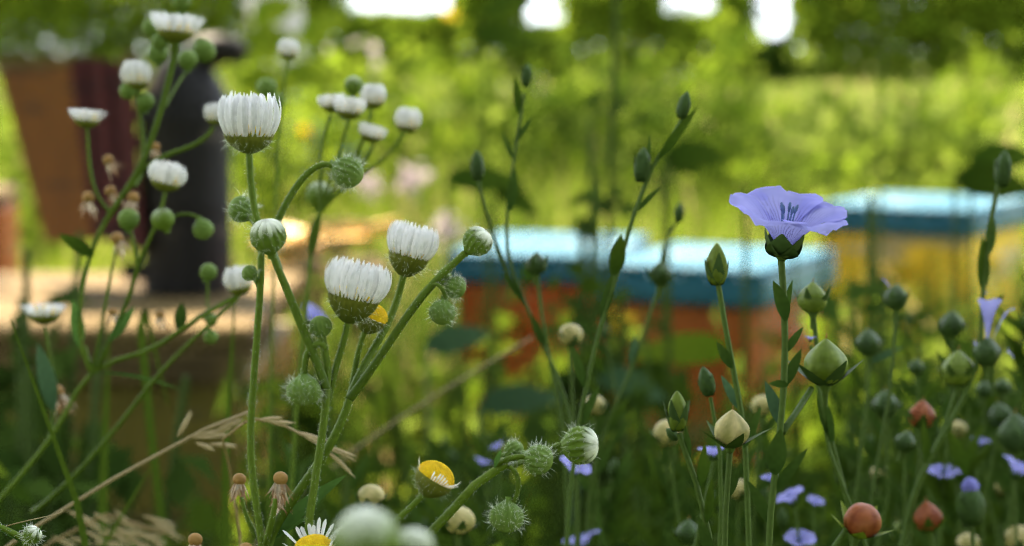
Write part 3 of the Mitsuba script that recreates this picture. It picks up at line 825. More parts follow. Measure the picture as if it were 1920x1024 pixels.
f8 = flax('soft flax pod with a violet petal scrap before the yellow hive')
flax_stem(f8, path((1680, 585), (1676, 660), (1665, 760), (1640, 900), (1620, 1060), d=.46), 5, 7)
flax_pod(f8, at(1680, 560, .46), dirn(.05, 1), 2.7 * MM, 'flax_dark', .2, sharp=False, sep=1.3)
m = M(); leaf(m, at(1668, 540, .46), dirn(-.5, .8), .003, .002, 'petal_blue'); put(f8 + '__petal', m, 'plant_thin')
f9 = flax('soft flax pod with one long leaf reaching right, below the yellow hive')
flax_stem(f9, path((1630, 670), (1625, 760), (1610, 880), (1600, 1060), d=.49), 5, 7)
flax_pod(f9, at(1628, 645, .49), dirn(0, 1), 3.0 * MM, 'flax_dark', .2, sharp=False)
flax_leaf(f9, 1630, 680, .49, .9, .45, 100, 20, 'leaf_blue')
f10 = flax('tall soft flax at the right edge with pointed bud and torn lilac petals')
flax_stem(f10, path((1872, 345), (1862, 390), (1850, 480), (1842, 560), (1833, 680), (1800, 760), (1755, 840), (1712, 930), (1690, 1060), d=.45), 6, 11)
flax_bud(f10, at(1881, 320, .45), dirn(.1, 1), 2.1 * MM, 7.4 * MM)
flax_leaf(f10, 1852, 480, .45, .12, 1, 110, 26, face=dirn(.2, .1, 1), tint=.9)
flax_leaf(f10, 1843, 545, .45, .0, 1, 130, 30, 'leaf_mid')
flax_leaf(f10, 1838, 600, .45, .7, .8, 85, 22)
flax_pod(f10, at(1850, 662, .45), dirn(.05, 1), 3.0 * MM, 'flax_dark', .15, sharp=False)
F = frame(dirn(-.1, 1, .1), 0)
for k, (px, py, W_, H_, a) in enumerate(((1850, 625, 1.0, 10.5, 0), (1856, 628, .8, 8.5, 1.2), (1840, 570, .5, 4.5, 2.2))):
    put(f10 + '__petal', flax_petal(at(px, py + H_ / MM * 0 + 18, .45), frame(dirn((-.05, .05, -.15)[k], 1, .1), a), 0, H_ * MM * .55, H_ * MM, W_, .1, rnd=a, n=8, k=7), 'flax_petal')
for px, py in ((1888, 660), (1826, 645)):
    put(f10 + '__petal', flax_petal(at(px, py, .46), frame(dirn(.6, .4, .3)), 0, 3.2 * MM, 1.2 * MM, .9, .1, n=8, k=7), 'flax_petal')
f11 = flax('soft flax with a round green pod below and left of the torn lilac petals')
flax_stem(f11, path((1795, 730), (1775, 790), (1735, 880), (1705, 960), (1680, 1060), d=.452), 6, 9)
flax_pod(f11, at(1797, 695, .452), dirn(.0, 1), 3.7 * MM, 'pod_green', .2, 'leaf_flax', sharp=False, sep=1.2)
flax_leaf(f11, 1740, 880, .45, -.1, 1, 120, 20, 'leaf_mid')
flax_leaf(f11, 1812, 890, .45, -.4, 1, 120, 34, 'leaf_mid')
f12 = flax('soft flax with a salmon red pod above the deep violet bloom')
flax_stem(f12, path((1728, 815), (1724, 880), (1710, 960), (1700, 1060), d=.46), 5, 7)
flax_pod(f12, at(1728, 780, .46), dirn(.1, 1), 3.0 * MM, 'pod_red', .3, 'leaf_flax', sharp=False)
f13 = flax('soft flax with a salmon red pod right of the glossy red brown one')
flax_stem(f13, path((1745, 1000), (1755, 1040), (1765, 1090), d=.45), 5, 7)
flax_pod(f13, at(1740, 972, .45), dirn(-.1, 1), 3.2 * MM, 'pod_red', .3, 'leaf_mid', sharp=False)
f14 = flax('soft flax with a dark bud tipped deep blue, bottom right')
flax_stem(f14, path((1822, 985), (1825, 1030), (1830, 1090), d=.46), 6, 8)
flax_bud(f14, at(1820, 950, .46), dirn(-.05, 1), 3.6 * MM, 8.6 * MM, tip_blue=True)
f15 = flax('tall soft flax with two pointed buds and a long leaf pointing up right')
flax_stem(f15, path((1281, 222), (1255, 265), (1228, 305), (1205, 360), (1180, 430), (1158, 510), (1130, 600), (1105, 700), (1085, 800), (1070, 920), (1060, 1060), d=.415), 5, 8)
flax_bud(f15, at(1282, 200, .415), dirn(.25, 1), 1.5 * MM, 5.2 * MM)
flax_bud(f15, at(1204, 312, .415), dirn(.1, 1), 1.9 * MM, 6.4 * MM)
flax_leaf(f15, 1232, 300, .414, .62, .8, 150, 19, 'leaf_mid', tint=.8, droop=-.03)
flax_leaf(f15, 1212, 340, .416, .08, 1, 108, 10)
flax_leaf(f15, 1190, 400, .416, .7, .75, 86, 12)
flax_leaf(f15, 1150, 516, .413, .22, 1, 92, 34, 'leaf_mid', face=dirn(.2, .1, 1), tint=.3)
flax_leaf(f15, 1128, 600, .415, .25, 1, 110, 22)
flax_leaf(f15, 1098, 730, .415, -.3, 1, 100, 20)
flax_leaf(f15, 1085, 800, .415, .5, 1, 100, 20)
f16 = flax('tall soft flax at the centre, one bud at its tip and one on the left')
flax_stem(f16, path((983, 175), (975, 225), (965, 290), (958, 345), (950, 410), (958, 500), (985, 570), (1020, 650), (1050, 720), (1075, 830), (1085, 1060), d=.465), 4.5, 9)
flax_bud(f16, at(987, 143, .465), dirn(.12, 1), 1.4 * MM, 4.8 * MM)
flax_leaf(f16, 973, 212, .465, -.1, 1, 92, 20, 'leaf_mid')
flax_leaf(f16, 964, 270, .465, .5, .8, 80, 14)
flax_leaf(f16, 962, 300, .465, -.35, .9, 76, 12)
flax_leaf(f16, 956, 395, .462, .12, 1, 105, 26)
flax_stem(f16, path((897, 338, .46), (906, 380, .46), (925, 440, .462), (950, 510, .464), (985, 570, .465)), 4, 6, False, 'branch')
flax_bud(f16, at(895, 313, .46), dirn(-.05, 1), 1.75 * MM, 6.2 * MM)
flax_leaf(f16, 980, 560, .463, -.75, 1, 80, 20)
flax_leaf(f16, 1020, 650, .463, -.4, 1, 90, 20)
f17 = flax('soft flax with an upright dark pod before the left blue hive lid')
flax_stem(f17, path((1008, 520), (1013, 570), (1025, 650), (1048, 760), (1060, 880), (1065, 1060), d=.47), 5, 8)
flax_pod(f17, at(1006, 497, .47), dirn(0, 1), 2.5 * MM, 'flax_dark', .25, sharp=False, sep=1.4)
f18 = flax('soft flax with a round cream pod in dark sepals near the centre')
flax_stem(f18, path((1070, 665), (1072, 730), (1078, 820), (1080, 1060), d=.475), 5, 7)
flax_pod(f18, at(1070, 628, .475), dirn(0, 1), 2.8 * MM, 'pod_cream', .1, 'flax_dark', sharp=False, tip=False)
f19 = flax('soft flax with a dark pod and a small bud above it before the blue lids')
flax_stem(f19, path((1236, 540), (1215, 600), (1185, 690), (1140, 790), (1110, 900), (1100, 1060), d=.5), 5, 8)
flax_pod(f19, at(1238, 515, .5), dirn(.1, 1), 2.8 * MM, 'flax_dark', .5, sharp=False, sep=1.2)
flax_stem(f19, path((1272, 415), (1250, 450), (1242, 480), (1236, 530), d=.5), 4, 5, False, 'branch')
flax_bud(f19, at(1273, 400, .5), dirn(.1, 1), 1.4 * MM, 4.4 * MM)
flax_leaf(f19, 1185, 690, .5, .1, 1, 90, 22, 'leaf_blue')

# small blue blooms and cream pods low in the thicket, each on its own stalk
for px, py, d, w, words in (
        (1490, 930, .47, 58, 'lilac flax bloom below the plump green pod'), (1527, 940, .49, 34, 'small lilac flax bloom just right of the larger one below the plump pod'),
        (1770, 888, .5, 66, 'deep violet flax bloom at lower right'), (1902, 876, .49, 74, 'pale lilac flax bloom at the right edge'),
        (1097, 1012, .5, 74, 'pale lilac flax bloom at the bottom edge, centre'), (1072, 874, .45, 64, 'blue flax bloom behind the bud cluster'),
        (1340, 846, .42, 60, 'violet flax bloom behind the straw coloured pod'), (1444, 896, .46, 30, 'tiny lilac flax bloom left of the main stem, low down'),
        (580, 588, .62, 52, 'violet bloom behind the two slanting stems at left'), (903, 866, .55, 34, 'small lilac bloom left of the bud cluster'),
        (936, 836, .56, 30, 'tiny lilac bloom above the bud cluster'), (1500, 1012, .47, 60, 'lilac flax bloom at the bottom edge below the plump pod'),
        (1838, 828, .52, 36, 'small dark blue bloom right of the salmon red pod'), (1520, 634, .40, 22, 'violet petal scrap peeping behind the plump green pod')):
    k = flax('soft focus ' + words)
    flax_stem(k, path((px, py + 14), (px + rng.normal(0, 12), py + 120), (px + rng.normal(0, 30), py + 260), d=d), 4, 6, n=30)
    flax_flower(k, at(px, py + w * .25, d), dirn(rng.normal(0, .35), 1, rng.uniform(-.1, .4)), w / 2 / FOCAL * d, sharp=False, roll=rng.uniform(0, 1))
for px, py, d, w, pal, words in (
        (697, 932, .43, 50, 'pod_cream', 'cream pod right of the tan spent heads'), (862, 976, .43, 56, 'pod_cream', 'cream pod just right of the yellow disc'),
        (1252, 812, .47, 54, 'pod_cream', 'pale pod left of the half open pod'), (1290, 1000, .46, 44, 'flax_dark', 'dark pod near the bottom edge, right of centre'),
        (1385, 918, .5, 40, 'pod_cream', 'cream pod below the straw coloured pod'), (1718, 690, .52, 30, 'flax_dark', 'small dark pod left of the round green pod'),
        (1785, 610, .50, 46, 'flax_dark', 'dark pod left of the torn lilac petal'), (1660, 760, .50, 48, 'flax_dark', 'dark pod left of the salmon red pod'),
        (1697, 830, .47, 38, 'flax_dark', 'small dark pod under the salmon red pod'), (1796, 805, .54, 34, 'pod_cream', 'small pale pod right of the salmon red pod'),
        (1905, 815, .5, 66, 'flax_dark', 'large dark pod at the right edge'), (1876, 780, .52, 44, 'flax_dark', 'dark pod above the large dark pod at the right edge'),
        (1650, 890, .55, 34, 'pod_cream', 'small pale pod left of the violet bloom'), (1874, 916, .55, 36, 'pod_cream', 'small pale pod left of the pale lilac bloom'),
        (1815, 1020, .5, 44, 'pod_cream', 'pale pod at the bottom edge, far right'), (1910, 1010, .5, 54, 'pod_cream', 'pale pod in the bottom right corner'),
        (1845, 732, .53, 30, 'flax_dark', 'small dark bud under the torn petal'), (1880, 725, .53, 28, 'flax_dark', 'small dark bud at the right edge under the torn petal'),
        (1430, 760, .5, 40, 'pod_cream', 'pale pod left of the main flax stem'), (1115, 760, .5, 40, 'pod_cream', 'pale pod in the middle thicket'),
        (1690, 1000, .52, 40, 'pod_green', 'green pod between the two red pods at the bottom')):
    k = flax('soft flax with a ' + words)
    flax_stem(k, path((px, py + w * .3), (px + rng.normal(0, 12), py + 120), (px + rng.normal(0, 30), py + 260), d=d), 4, 6, n=30)
    flax_pod(k, at(px, py, d), dirn(rng.normal(0, .2), 1, .1), w / 2 / FOCAL * d, pal, .3, 'leaf_flax' if pal != 'flax_dark' else 'flax_dark', sharp=False, tip=pal != 'pod_cream')
    m = M()
    for q in range(5):
        leaf(m, at(px + rng.normal(0, 8), py + 60 + q * 35, d), dirn(rng.choice([-1, 1]) * rng.uniform(.3, .9), 1), rng.uniform(70, 110) * PX, 20 * PX, 'leaf_flax', up=-FWD + .3 * UP)
    put(k + '__leaves', m, 'plant_thin')

# ---------------------------------------------------------------- dry grass
def spikelet(m, p, d, L, W, tint=.6):
    G = frame(d, rng.uniform(0, 6))
    t = np.linspace(0, 1, 9)
    for s in (-1, 0, 1):
        H = frame(unit(np.asarray(d) + s * .10 * UP + rng.normal(0, .03, 3)))
        lathe(m, np.asarray(p) + G[:, 2] * abs(s) * .08 * L, H, np.stack([W * .30 * np.sin(np.pi * t ** .7) ** .9 + 1e-6, L * t * rng.uniform(.8, 1)], 1), 'dry_stalk', seg=8, x=.3 + .7 * t, tint=tint)


g = thing('grass_stalk', 'soft tan dry grass stalk slanting up from the lower left to the tall stem', 'grass stalk')
m = M(); p, t = tube(m, to_ground(path((475, 770), (420, 790), (350, 822), (280, 862), (200, 905), (120, 955), (40, 1005), d=.425)), 4 * PX, 9 * PX, 'dry_stalk', n=60, tint=.35, x=(.5, 0)); put(g + '__stem', m, 'plant_body')
for px, py, r, u, L_ in ((332, 820, .6, 1, 70), (352, 822, 1, .22, 80), (378, 815, 1, .05, 76), (392, 832, 1, -.1, 66), (365, 830, .9, -.3, 50), (410, 800, 1, .2, 60), (395, 812, 1, .3, 60)):
    m = M(); spikelet(m, at(px, py, .425), dirn(r, u), L_ * PX, 15 * PX); put(g + '__spikelet', m, 'plant_body')
g = thing('grass_stalk', 'thin dry grass tip with two straw spikelets behind the central fleabane stems', 'grass stalk')
m = M(); tube(m, path((460, 792), (510, 790), (560, 812), (610, 838), (640, 850), d=.40), 3 * PX, 3 * PX, 'dry_stalk', n=24); put(g + '__stem', m, 'plant_body')
m = M(); tube(m, to_ground(path((460, 792, .40), (428, 810, .41), (412, 850, .42), (440, 900, .43), (450, 1000, .43))), 3 * PX, 5 * PX, 'dry_stalk', n=40); put(g + '__stem', m, 'plant_body')
for px, py, r, u, L_ in ((555, 808, .85, -.4, 75), (610, 842, .8, -.75, 85), (612, 836, .95, -.42, 70), (480, 788, 1, .05, 60), (500, 790, 1, -.15, 60)):
    m = M(); spikelet(m, at(px, py, .40), dirn(r, u), L_ * PX, 13 * PX, .8); put(g + '__spikelet', m, 'plant_body')
g = thing('grass_stalk', 'blurred drooping straw panicle of oat like spikelets at the bottom left edge', 'grass stalk')
m = M(); tube(m, to_ground(path((310, 1000), (240, 965), (160, 975), (80, 1030), d=.49)), 4 * PX, 6 * PX, 'dry_stalk', n=40); put(g + '__stem', m, 'plant_body')
for k in range(22):
    px, py = rng.uniform(90, 290), rng.uniform(955, 1025)
    m = M(); spikelet(m, at(px, py, .49), dirn(1, rng.normal(-.35, .3)), rng.uniform(50, 85) * PX * 1.3, 13 * PX, rng.uniform(.5, .9)); put(g + '__spikelet', m, 'plant_body')
g = thing('grass_stalk', 'blurred brown stalk slanting across the middle below the orange hive', 'grass stalk')
m = M(); tube(m, to_ground(path((1000, 632), (900, 690), (780, 765), (650, 855), (560, 930), d=.62)), 4 * PX, 9 * PX, 'dry_stalk', n=40, tint=.15, x=(.6, 0)); put(g + '__stem', m, 'plant_body')
for px0, py0, px1, py1, d, w, words in ((440, 560, 425, 800, .50, 30, 'broad soft green grass blade beside the tall stem'), (205, 620, 195, 850, .55, 34, 'soft green blade crossing the ochre box, left'),
                                       (315, 760, 300, 690, .55, 22, 'short soft green blade before the ochre box'), (20, 600, 110, 830, .42, 26, 'soft green blade bending left at the left edge'),
                                       (280, 880, 210, 980, .47, 30, 'low green blade above the straw panicle')):
    g = thing('grass', words, 'grass')
    m = M()
    a, b = at(px0, py0, d), at(px1, py1, d)
    base = np.array([b[0] + rng.normal(0, .05), b[1] + rng.uniform(0, .05), 0.0])
    c = curve([base, b * .6 + base * .4 + np.array([0, 0, .0]), b, a], 16)
    tt = unit(c[-1] - c[-2])
    sd = np.tile(RIGHT * .9 + FWD * .3, (16, 1))
    strip(m, c, sd, w / 2 / FOCAL * d * np.interp(np.linspace(0, 1, 16), [0, .5, .9, 1], [1, 1, .7, .1]), np.tile(-FWD, (16, 1)), 'leaf_mid', .3, .5)
    put(g + '__blade', m, 'plant_thin')


# ---------------------------------------------------------------- solid things behind: hives, box, smoker, frames
def block(size, bevel=.004):
    x, y, z = np.asarray(size) / 2
    b = min(bevel, x * .6, y * .6, z * .6)
    v = [[sx * (x - (k != 0) * b), sy * (y - (k != 1) * b), sz * (z - (k != 2) * b)] for sx in (-1, 1) for sy in (-1, 1) for sz in (-1, 1) for k in range(3)]
    return trimesh.convex.convex_hull(np.array(v))


def part(key, mesh, bsdf, place, label=None, smooth=False, kind=None):
    mesh = mesh.copy(); mesh.apply_transform(place)
    k = put(key, mikit.ply(mesh, bsdf, smooth=smooth), None, label, kind)
    return k


def tr(x, y, z, rot=0.0, tilt=None):
    m = trimesh.transformations.rotation_matrix(rot, [0, 0, 1])
    if tilt is not None:
        m = m @ trimesh.transformations.rotation_matrix(tilt[0], tilt[1])
    m[:3, 3] = [x, y, z]
    return m


def hive(name, label, corner, rot, wx, wy, top, lid_h=.055, over=.03, body_paint='paint_orange'):
    """A beehive whose near top corner of the lid stands at corner (x, y); wx runs to the left, wy away."""
    h = thing(name, label, 'beehive')
    R2 = np.array([[math.cos(rot), -math.sin(rot)], [math.sin(rot), math.cos(rot)]])
    c = np.asarray(corner) + R2 @ np.array([-wx / 2, wy / 2])

    def place(dx, dy, z):
        q = c + R2 @ np.array([dx, dy])
        return tr(q[0], q[1], z, rot)
    lid = part(h + '__lid', block((wx, wy, lid_h), .006), 'paint_blue', place(0, 0, top - lid_h / 2))
    n = 6
    for i in range(n):      # standing seams / boards of the lid
        part(lid + '__plank', block((wx / n - .003, wy + .004, .006), .002), 'paint_blue', place(-wx / 2 + (i + .5) * wx / n, 0, top + .003))
    bw, bd = wx - 2 * over, wy - 2 * over
    z1, k = top - lid_h, 0
    bh = (z1 - .07) / 2
    for j in range(2):
        zc = .07 + bh * (j + .5)
        b = part(h + '__body_box', block((bw, bd, bh - .004), .004), body_paint, place(0, 0, zc))
        for s in (-1, 1):
            part(b + '__corner_board', block((.012, .006, bh - .012), .002), body_paint, place(s * (bw / 2 - .008), -bd / 2 - .003, zc))
        part(b + '__hand_rail', block((.09, .014, .016), .003), body_paint, place(0, -bd / 2 - .006, zc + bh * .22))
        part(b + '__hand_rail', block((.014, .09, .016), .003), body_paint, place(bw / 2 + .006, 0, zc + bh * .22))
    part(h + '__base_board', block((bw + .02, bd + .03, .03), .003), 'bare_board', place(0, -.01, .055))
    for sx in (-1, 1):
        part(h + '__foot', block((.05, bd, .04), .004), 'bare_board', place(sx * bw * .36, 0, .02))
    return h


cr = at(1432, 518, 2.15)
hive('beehive', 'orange beehive with a pale blue lid just behind the open lilac flower', (cr[0], cr[1]), math.radians(-26), .20, .26, cr[2], .036, .012)
cr = at(1150, 490, 2.42)
hive('beehive', 'orange beehive with a pale blue lid in the middle, left of the other orange one', (cr[0], cr[1]), math.radians(-12), .205, .30, cr[2], .03, .012)
cy = at(1828, 402, 2.95)
hive('beehive', 'yellow beehive with a pale blue lid at the right', (cy[0], cy[1]), math.radians(-30), .25, .30, cy[2], .034, .012, 'paint_yellow')
hb = thing('beehive', 'small far blue beehive box behind the bunch of white heads', 'beehive')
part(hb + '__body_box', block((.19, .22, .36), .006), 'far_blue', tr(*at(622, 195, 7.0)[:2], .26, .2))
part(hb + '__lid', block((.22, .25, .03), .006), 'bare_board', tr(*at(622, 195, 7.0)[:2], .455, .2))
part(hb + '__foot', block((.15, .2, .08), .006), 'bare_board', tr(*at(622, 195, 7.0)[:2], .04, .2))
ho = thing('beehive', 'far orange beehive box just cut by the left edge', 'beehive')
q = at(-35, 375, 3.6)
part(ho + '__body_box', block((.10, .2, .34), .006), 'paint_orange', tr(q[0], q[1], .22, .1))
part(ho + '__lid', block((.105, .205, .02), .006), 'bare_board', tr(q[0], q[1], .405, .1))
part(ho + '__foot', block((.08, .16, .05), .006), 'bare_board', tr(q[0], q[1], .025, .1))

# the ochre box with a board top on the left
bx = thing('wooden_box', 'ochre wooden hive box with a pale board top, under the smoker at left', 'wooden box')
fl, fr = at(-260, 615, 2.10), at(470, 615, 2.10)
top = fl[2]
cx, w = (fl[0] + fr[0]) / 2, fr[0] - fl[0]
for i in range(4):
    part(bx + '__board', block((w, .136, .022), .003), 'bare_board', tr(cx, fl[1] + .07 + i * .14, top - .011 - .002 * (i % 2), 0.0))
part(bx + '__rim', block((w - .01, .02, .035), .003), 'bare_board', tr(cx, fl[1] + .012, top - .042))
part(bx + '__front', block((w - .03, .02, .17), .003), 'paint_ochre', tr(cx, fl[1] + .03, top - .15))
part(bx + '__front', block((w - .03, .02, .10), .003), 'paint_ochre', tr(cx, fl[1] + .032, top - .292))
for sx in (-1, 1):
    part(bx + '__side', block((.02, .50, .27), .003), 'paint_ochre', tr(cx + sx * (w / 2 - .027), fl[1] + .30, top - .20))
part(bx + '__back', block((w - .03, .02, .27), .003), 'paint_ochre', tr(cx, fl[1] + .55, top - .20))

# bee smoker: tapering bellows on the left, sooty can on the right
sm = thing('bee_smoker', 'old bee smoker with brown bellows and a sooty black can, upper left', 'bee smoker')
DS = 2.42
s_px = DS / FOCAL


def bellows_board(x_top0, x_top1, x_bot0, x_bot1, y_top, y_bot, d, thick):
    v = []
    for dd in (d, d + thick):
        v += [at(x_top0, y_top, dd), at(x_top1, y_top, dd), at(x_bot1, y_bot, dd), at(x_bot0, y_bot, dd)]
    m = trimesh.convex.convex_hull(np.array(v))
    return m


part(sm + '__board_edge', bellows_board(-8, 134, -4, 132, 106, 122, DS - .052, .124), 'bare_board', np.eye(4), 'worn pale top edge of the bellows')
part(sm + '__board', bellows_board(-6, 130, 84, 176, 123, 452, DS - .05, .12), 'bellows_wood', np.eye(4), 'brown outer bellows board')
for i in range(5):
    a0, a1 = 126 + i * 22, 150 + i * 22
    b0, b1 = 172 + i * 16, 190 + i * 16
    o = .012 * (i % 2)
    part(sm + '__leather_fold', bellows_board(a0, a1, b0, b1, 104 + 3 * i, 448 + 3 * i, DS - .045 + o, .11 - 2 * o), 'leather_red', np.eye(4))
part(sm + '__board', bellows_board(236, 252, 252, 268, 96, 470, DS - .055, .13), 'leather_red', np.eye(4), 'dark inner bellows board')
base = at(352, 500, DS)
cr_ = 84 * s_px
t = np.linspace(0, 1, 12)
m = M()
hgt = 330 * s_px
lathe(m, np.array([base[0], base[1], top]), np.eye(3), [[cr_ * .98, 0], [cr_ * .98, hgt * .02], [cr_, hgt * .03], [cr_, hgt * .48], [cr_ * 1.03, hgt * .49], [cr_ * 1.03, hgt * .51], [cr_, hgt * .52], [cr_, hgt * .97], [cr_ * 1.05, hgt * .98], [cr_ * 1.05, hgt]], 'bark', seg=48)
put(sm + '__can', mikit.ply((np.vstack(m.v), np.vstack(m.f)), 'sooty_steel', smooth=40), None)
m = M()
lathe(m, np.array([base[0], base[1], top + hgt]), np.eye(3), [[cr_ * 1.07, -.008], [cr_ * 1.07, .004], [cr_ * .9, .03], [cr_ * .55, .062], [cr_ * .3, .074], [1e-5, .076]], 'bark', seg=40)
lid = put(sm + '__lid', mikit.ply((np.vstack(m.v), np.vstack(m.f)), 'sooty_steel', smooth=40), None)
m = M()
sp = np.array([base[0], base[1], top + hgt + .05])
tube(m, [sp, sp + [.02, -.005, .018], sp + [.045, -.01, .026], sp + [.072, -.015, .020]], .026, .013, 'bark', sides=18, ridge=0)
put(lid + '__spout', mikit.ply((np.vstack(m.v), np.vstack(m.f)), 'sooty_steel', smooth=40), None)
for zz in (.12, .85):
    m = trimesh.creation.box((.03, .012, .02)); part(sm + '__bracket', m, 'sooty_steel', tr(base[0] - cr_ - .008, base[1] - .01, top + hgt * zz))

# sunlit comb frames lying in the grass between smoker and orange hive
fm = thing('frame_stack', 'sunlit stack of pale yellow wooden comb frames between the smoker and the orange hive', 'comb frames')
c0 = at(612, 500, 3.35)
zt = at(612, 415, 3.35)[2]
part(fm + '__box', block((.20, .26, zt - .07), .004), 'bare_board', tr(c0[0], c0[1], (zt - .07) / 2, .12))
for i in range(16):
    q = (c0[0] + rng.uniform(-.085, .085), c0[1] + rng.uniform(-.11, .11), zt - .055 + .012 * (i // 4) + rng.uniform(0, .012))
    part(fm + '__comb_frame', block((rng.uniform(.05, .11), rng.uniform(.02, .05), .012), .003), 'wax_comb' if i % 3 else 'bare_board', tr(*q, rng.uniform(-1.2, 1.2), (rng.normal(0, .30), [1, .4, 0])))


# ---------------------------------------------------------------- ground, meadow and trees
gm = M()
xs, ys = np.concatenate([np.linspace(-60, -4, 15), np.linspace(-3.6, 3.6, 19), np.linspace(4, 60, 15)]), np.concatenate([np.linspace(-6, 8, 29), np.linspace(9, 30, 22), np.linspace(35, 300, 12)])
gx, gy = np.meshgrid(xs, ys, indexing='ij')
gz = .02 * (meshkit.fbm(np.stack([gx, gy, 0 * gx], -1) * .9, 3) - .5) - .012
gm.add(np.stack([gx, gy, gz], -1).reshape(-1, 3), quads(len(xs), len(ys), False)[:, ::-1], .3, 'meadow')
scene['ground'] = gm.ply('soil'); labels['ground'] = {'label': 'meadow soil with short green growth', 'category': 'ground', 'kind': 'structure'}


def blades(n, xyz, h, w, pal_of, lean=.35):
    """n grass blades, each a bent three row strip, as one mesh."""
    m = M()
    a = rng.uniform(0, 2 * np.pi, n)
    dxy = np.stack([np.cos(a), np.sin(a)], 1) * (h * np.abs(rng.normal(0, lean, n)))[:, None]
    sa = rng.uniform(0, 2 * np.pi, n)
    side = np.stack([np.cos(sa), np.sin(sa), 0 * sa], 1) * (w / 2)[:, None]
    p0 = xyz
    p1 = xyz + np.concatenate([dxy * .3, (h * .55)[:, None]], 1)
    p2 = xyz + np.concatenate([dxy, h[:, None]], 1)
    v = np.stack([p0 - side, p0 + side, p1 - side * .85, p1 + side * .85, p2], 1).reshape(-1, 3)
    f = (np.array([[0, 1, 3], [0, 3, 2], [2, 3, 4]])[None] + (np.arange(n) * 5)[:, None, None]).reshape(-1, 3)
    for_pal = pal_of(xyz)
    idx = np.array([IDX[q] for q in for_pal[0]])[for_pal[1]]
    uv = np.stack([np.tile([0, 0, .5, .5, 1.0], n), np.repeat(idx + np.clip(for_pal[2], .05, .95), 5)], 1)
    m.v.append(v); m.f.append(f); m.uv.append(uv); m.n = len(v)
    return m


def scatter(n, y0, y1, power=1.0, margin=.35):
    """Points of the ground that the camera can see between two distances, a little beyond the frame too."""
    y = y0 * (y1 / y0) ** (rng.uniform(0, 1, n) ** power)
    x = rng.uniform(-1, 1, n) * (.2493 * y * 1.12 + margin)
    return np.stack([x, y, np.full(n, -.01)], 1)


def meadow_pal(p):
    n = meshkit.fbm(p * np.array([1.1, .7, 1]), 3, 3)
    r = rng.uniform(0, 1, len(p))
    i = np.where(r < .10, 2, np.where(n + rng.normal(0, .08, len(p)) > .56, 1, np.where(n < .40, 3, 0)))
    return ['meadow', 'leaf_bright', 'dry_blade', 'leaf_mid'], i, rng.uniform(.1, .9, len(p))


def tall_of(p, lo, hi):
    return (lo + (hi - lo) * meshkit.fbm(p * np.array([1.3, .8, 1]), 2, 9)) * rng.uniform(.6, 1.15, len(p))


p = scatter(26000, 2.7, 9.0); key = put('meadow_grass', blades(len(p), p, tall_of(p, .10, .46), rng.uniform(.004, .010, len(p)), meadow_pal), 'plant_thin')
labels[key] = {'label': 'sunlit yellow green meadow grass behind the hives', 'category': 'grass', 'kind': 'stuff'}
far_pal = lambda p: (['meadow_far', 'meadow', 'dry_blade'], np.where(rng.uniform(0, 1, len(p)) < .12, 2, np.where(meshkit.fbm(p * .35, 2, 4) > .52, 1, 0)), rng.uniform(.2, .8, len(p)))
p = scatter(26000, 9.0, 60.0); key = put('meadow_grass', blades(len(p), p, rng.uniform(.10, .26, len(p)), rng.uniform(.02, .05, len(p)) * (p[:, 1] / 20 + .5), far_pal), 'plant_thin')
labels[key] = {'label': 'pale mown far meadow running to the hedge', 'category': 'grass', 'kind': 'stuff'}


def cards(m, c, size, pal, nrm=None, tint=None, ratio=.55):
    """Folded leaf shapes (four triangles each) at the points c."""
    k = len(c)
    n = rng.normal(0, 1, (k, 3)) + (np.array([0, -.2, .6]) if nrm is None else nrm)
    n /= np.linalg.norm(n, axis=1, keepdims=True)
    d = np.cross(n, rng.normal(0, 1, (k, 3))); d /= np.linalg.norm(d, axis=1, keepdims=True)
    s = np.cross(d, n)
    L = np.broadcast_to(size, (k,))[:, None] * rng.uniform(.7, 1.25, (k, 1))
    W = L * ratio / 2
    v = np.stack([c - d * L / 2, c - d * L * .1 + s * W + n * W * .35, c - d * L * .1 - s * W + n * W * .35, c + d * L / 2 - n * L * .12, c - n * W * .05], 1).reshape(-1, 3)
    f = (np.array([[0, 1, 4], [0, 4, 2], [1, 3, 4], [4, 3, 2]])[None] + (np.arange(k) * 5)[:, None, None]).reshape(-1, 3)
    t = rng.uniform(.1, .9, k) if tint is None else tint
    uv = np.stack([np.repeat(rng.uniform(0, 1, k), 5), np.repeat(IDX[pal] + np.clip(t, .05, .95), 5)], 1)
    m.v.append(v); m.f.append(f + m.n); m.uv.append(uv); m.n += len(v)
    return m


def clumped(k, c, rad, clumps=14, spread=.36):
    """k points in leaf clumps through an ellipsoid."""
    d = rng.normal(0, 1, (clumps, 3)); d /= np.linalg.norm(d, axis=1, keepdims=True)
    cc = d * rng.uniform(.25, .85, (clumps, 1))
    q = cc[rng.integers(0, clumps, k)] + rng.normal(0, spread * .6, (k, 3))
    return np.asarray(c) + q * np.asarray(rad)


